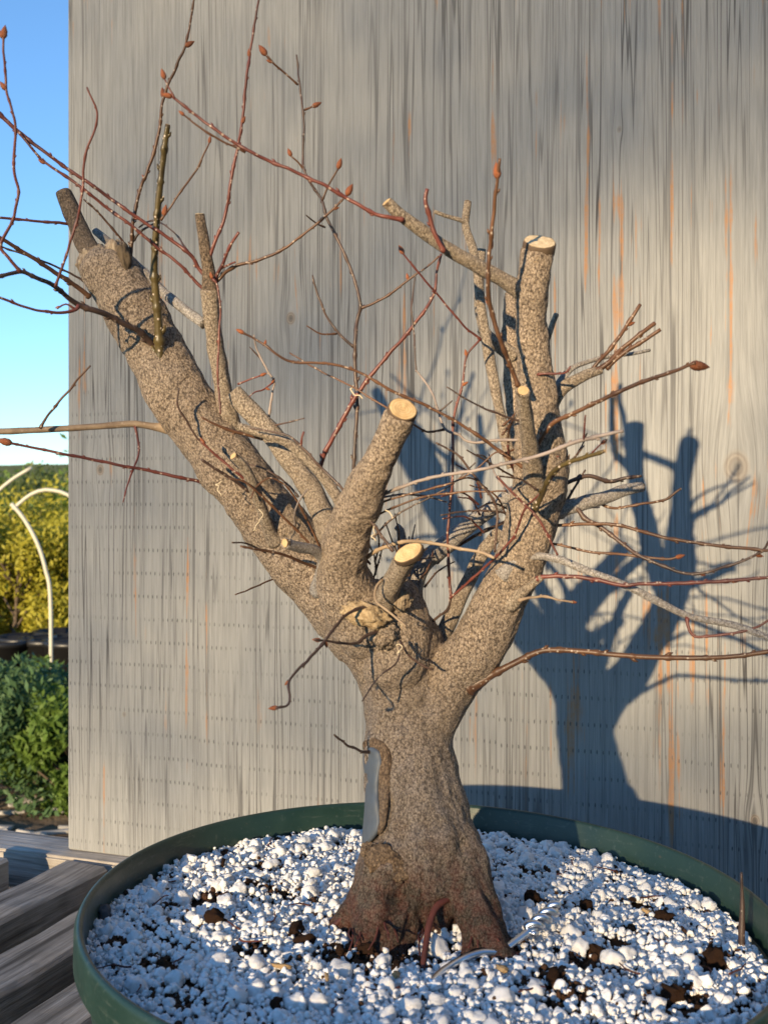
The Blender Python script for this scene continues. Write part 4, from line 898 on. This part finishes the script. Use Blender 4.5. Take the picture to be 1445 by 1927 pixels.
plant('low_shrub', gp(-20, 4.4), .48, .30, 'leaf_green', 'green shrub left of the blue-green one', 'shrub', None, .022, 24, 300, seed=3, crown=(.1, 1))
for i, (px, Y, h, r) in enumerate(((20, 7.6, 1.0, .45), (95, 7.9, 1.05, .45), (150, 8.2, 1.0, .45), (-60, 7.8, 1.05, .5), (60, 9.3, 1.2, .55), (240, 8.6, 1.1, .5))):
    plant('sunlit_shrub', gp(px, Y), h, r, 'leaf_sunlit', 'yellow-green sunlit shrub behind the hoop pipes', 'shrub', 'yellow-green shrubs in the nursery', .030, 24, 260, seed=20 + i, crown=(.25, 1))
for i, (px, Y, h, r) in enumerate(((-40, 11, 1.1, .7), (60, 12, 1.2, .7), (135, 11.5, 1.25, .7), (220, 12, 1.3, .9), (10, 17, 1.45, 1.1), (110, 16, 1.5, 1.1), (330, 15, 2.2, 1.3), (1500, 14, 2.2, 1.4), (1750, 13, 2.0, 1.3))):
    plant('broadleaf_tree', gp(px, Y), h, r, 'leaf_far' if i % 2 else 'leaf_green', 'small rounded green tree growing beyond the hoops', 'tree', 'trees at the back of the nursery', .06, 30, 260, seed=40 + i, crown=(.22, 1))
for i, (px, Y) in enumerate(((95, 6.6), (140, 6.5), (50, 6.7), (5, 6.5), (118, 7.0))):
    b = gp(px, Y); K = 28; V = []; Fc = []
    pr = [(.0, .0), (.11, .0), (.14, .27), (.15, .27), (.15, .30), (.135, .30), (.128, .26), (.0, .26)]
    for r, z in pr:
        for k in range(K): V.append((r * math.cos(6.2832 * k / K), r * math.sin(6.2832 * k / K), z))
    for j in range(len(pr) - 1):
        for k in range(K): Fc.append((j * K + k, j * K + (k + 1) % K, (j + 1) * K + (k + 1) % K, (j + 1) * K + k))
    o = link('nursery_pot', mesh('nursery_pot', V, Fc), M['black_plastic']); o.location = b; o.scale = (1.3, 1.3, 1.25); tag(o, 'black plastic nursery pot standing on the ground', 'pot', 'black nursery pots')
def hoop(pts, label, r=.011):
    C = [at(x, y, Y) for x, y, Y in pts]; b = Vector((C[-1].x, C[-1].y, GZ)); C.append(b + Vector((0, 0, -.05)))
    C = catmull([tuple(c - b) for c in C], 40); V, Fc = sweep(C, [r] * 40, 10)
    o = link('hoop_pipe', mesh('hoop_pipe', V, Fc), M['pvc']); o.location = b; tag(o, label, 'pipe', 'bent pipe hoops')
hoop([(22, 948, 5.4), (45, 975, 5.4), (70, 1020, 5.4), (86, 1070, 5.4), (96, 1140, 5.4)], 'white bent pipe arching down to the ground beside the shrubs')
hoop([(25, 958, 5.9), (60, 930, 5.9), (95, 922, 5.9), (140, 940, 5.9), (185, 1010, 5.9), (200, 1120, 5.9)], 'white pipe hoop whose arch runs behind the panel edge')
hoop([(60, 880, 6.4), (20, 905, 6.4), (-15, 940, 6.4), (-50, 1010, 6.4), (-60, 1110, 6.4)], 'white pipe hoop bending out past the shrubs')
# pale straw and wood offcuts lying on the ground
M['straw'] = simple('straw', (.36, .345, .33), .9, .1, .3, 30)
for i in range(46):
    px = random.uniform(-30, 150); Y = random.uniform(3.3, 4.2); b = gp(px, Y); L = random.uniform(.05, .16); w = random.uniform(.012, .035)
    me = box((0, 0, 0), (L, w, .012), .002); o = link('wood_offcut', me, M['straw'], None, False); o.location = b + Vector((0, 0, .008 + .004 * (i % 4))); o.rotation_euler = (random.uniform(-.2, .2), random.uniform(-.2, .2), random.uniform(0, 3.14))
    tag(o, 'pale weathered wood offcut lying on the nursery ground', 'offcut', 'pale offcuts on the ground')

# ------------------------------------------------------------------ unseen trees added behind the camera to shape the light
plant_spots = ((1.2, -6.5, 5.0, 1.8), (4.2, -3.6, 4.6, 1.8), (5.6, .8, 4.0, 1.5), (3.0, -10.5, 6.5, 2.2))  # added out of view to cut the warm sky fill
for i, (x, y, h, r) in enumerate(plant_spots):
    plant('sky_block_tree', Vector((x, y, GZ)), h, r, 'leaf_green', 'unseen broad green tree added behind the camera to block sky light', 'tree', 'unseen trees added to dim the sky light', .13, 30, 170, seed=90 + i, crown=(.15, 1))
# unseen foliage added in the sun's path, leaves placed to dapple the panel
def sun_share(x, y):
    g = lambda cx, cy, sx, sy: math.exp(-((x - cx) / sx) ** 2 - ((y - cy) / sy) ** 2)
    v = .42 + .66 * g(1330, 690, 270, 310) + .16 * g(520, 1250, 260, 330) + .62 * g(900, 1000, 210, 280) + .36 * g(1100, 1380, 110, 200) + .50 * g(1240, 1160, 130, 190) + .40 * g(1130, 1060, 130, 190) + .2 * g(1350, 1300, 200, 200) - .16 * g(330, 1390, 110, 120)
    return min(1, max(.22, v + (.4 if y > 1500 else 0)))
g_ = np.random.default_rng(5); LP = []; TL = 12.0
tot = sum(-math.log(sun_share(x, y)) for x in range(-250, 1750, 50) for y in range(-250, 2000, 50)) * 2500 * (1.03 / F) ** 2
n_leaf = int(tot / (.45 * .9 * .0004))
while len(LP) < n_leaf:
    x = g_.uniform(-250, 1750); y = g_.uniform(-250, 2000)
    if g_.uniform() < -math.log(sun_share(x, y)) / 1.6:
        u = (x - 722.5) / F; LP.append(np.array((at(x, y, 1.0361 / (1 + .342 * u)) - SUN_DIR * g_.uniform(TL - 1, TL + 1))[:]))
LP = np.array(LP); ctr = LP.mean(0); airy = empty('dapple_screen', (ctr[0], ctr[1], GZ)); tag(airy, 'unseen thin foliage added between the sun and the bench to dapple it', 'tree')
n = len(LP); d = g_.normal(size=(n, 3)); d /= np.linalg.norm(d, axis=1)[:, None]; e = np.cross(d, g_.normal(size=(n, 3))); e /= np.linalg.norm(e, axis=1)[:, None]; sz = g_.uniform(.014, .026, (n, 1))
P_ = LP - np.array(airy.location[:]); V = np.stack([P_ - d * sz, P_ + e * sz * .45, P_ + d * sz, P_ - e * sz * .45], 1).reshape(-1, 3)
link('crown', fast_mesh('crown', V, np.arange(len(V)).reshape(-1, 4)), M['leaf_green'], airy, False)
tw = [sweep(catmull([(.9, -.9, -.05), (.85, -.8, 1.2), (.6, -.5, 2.2), (.2, -.2, 3.2)], 14), list(np.linspace(.04, .012, 14)), 10)]
for k in range(14):
    q = P_[g_.integers(n)]; st = np.array((.6, -.5, 2.2)) if k % 2 else np.array((.85, -.8, 1.2)); tw.append(sweep([st, (st + q) / 2 + np.array((0, 0, .08)), q], [.008, .005, .002], 6))
V, Fc = join(*tw); link('trunk', mesh('trunk', V, Fc), M['trunkwood'], airy)
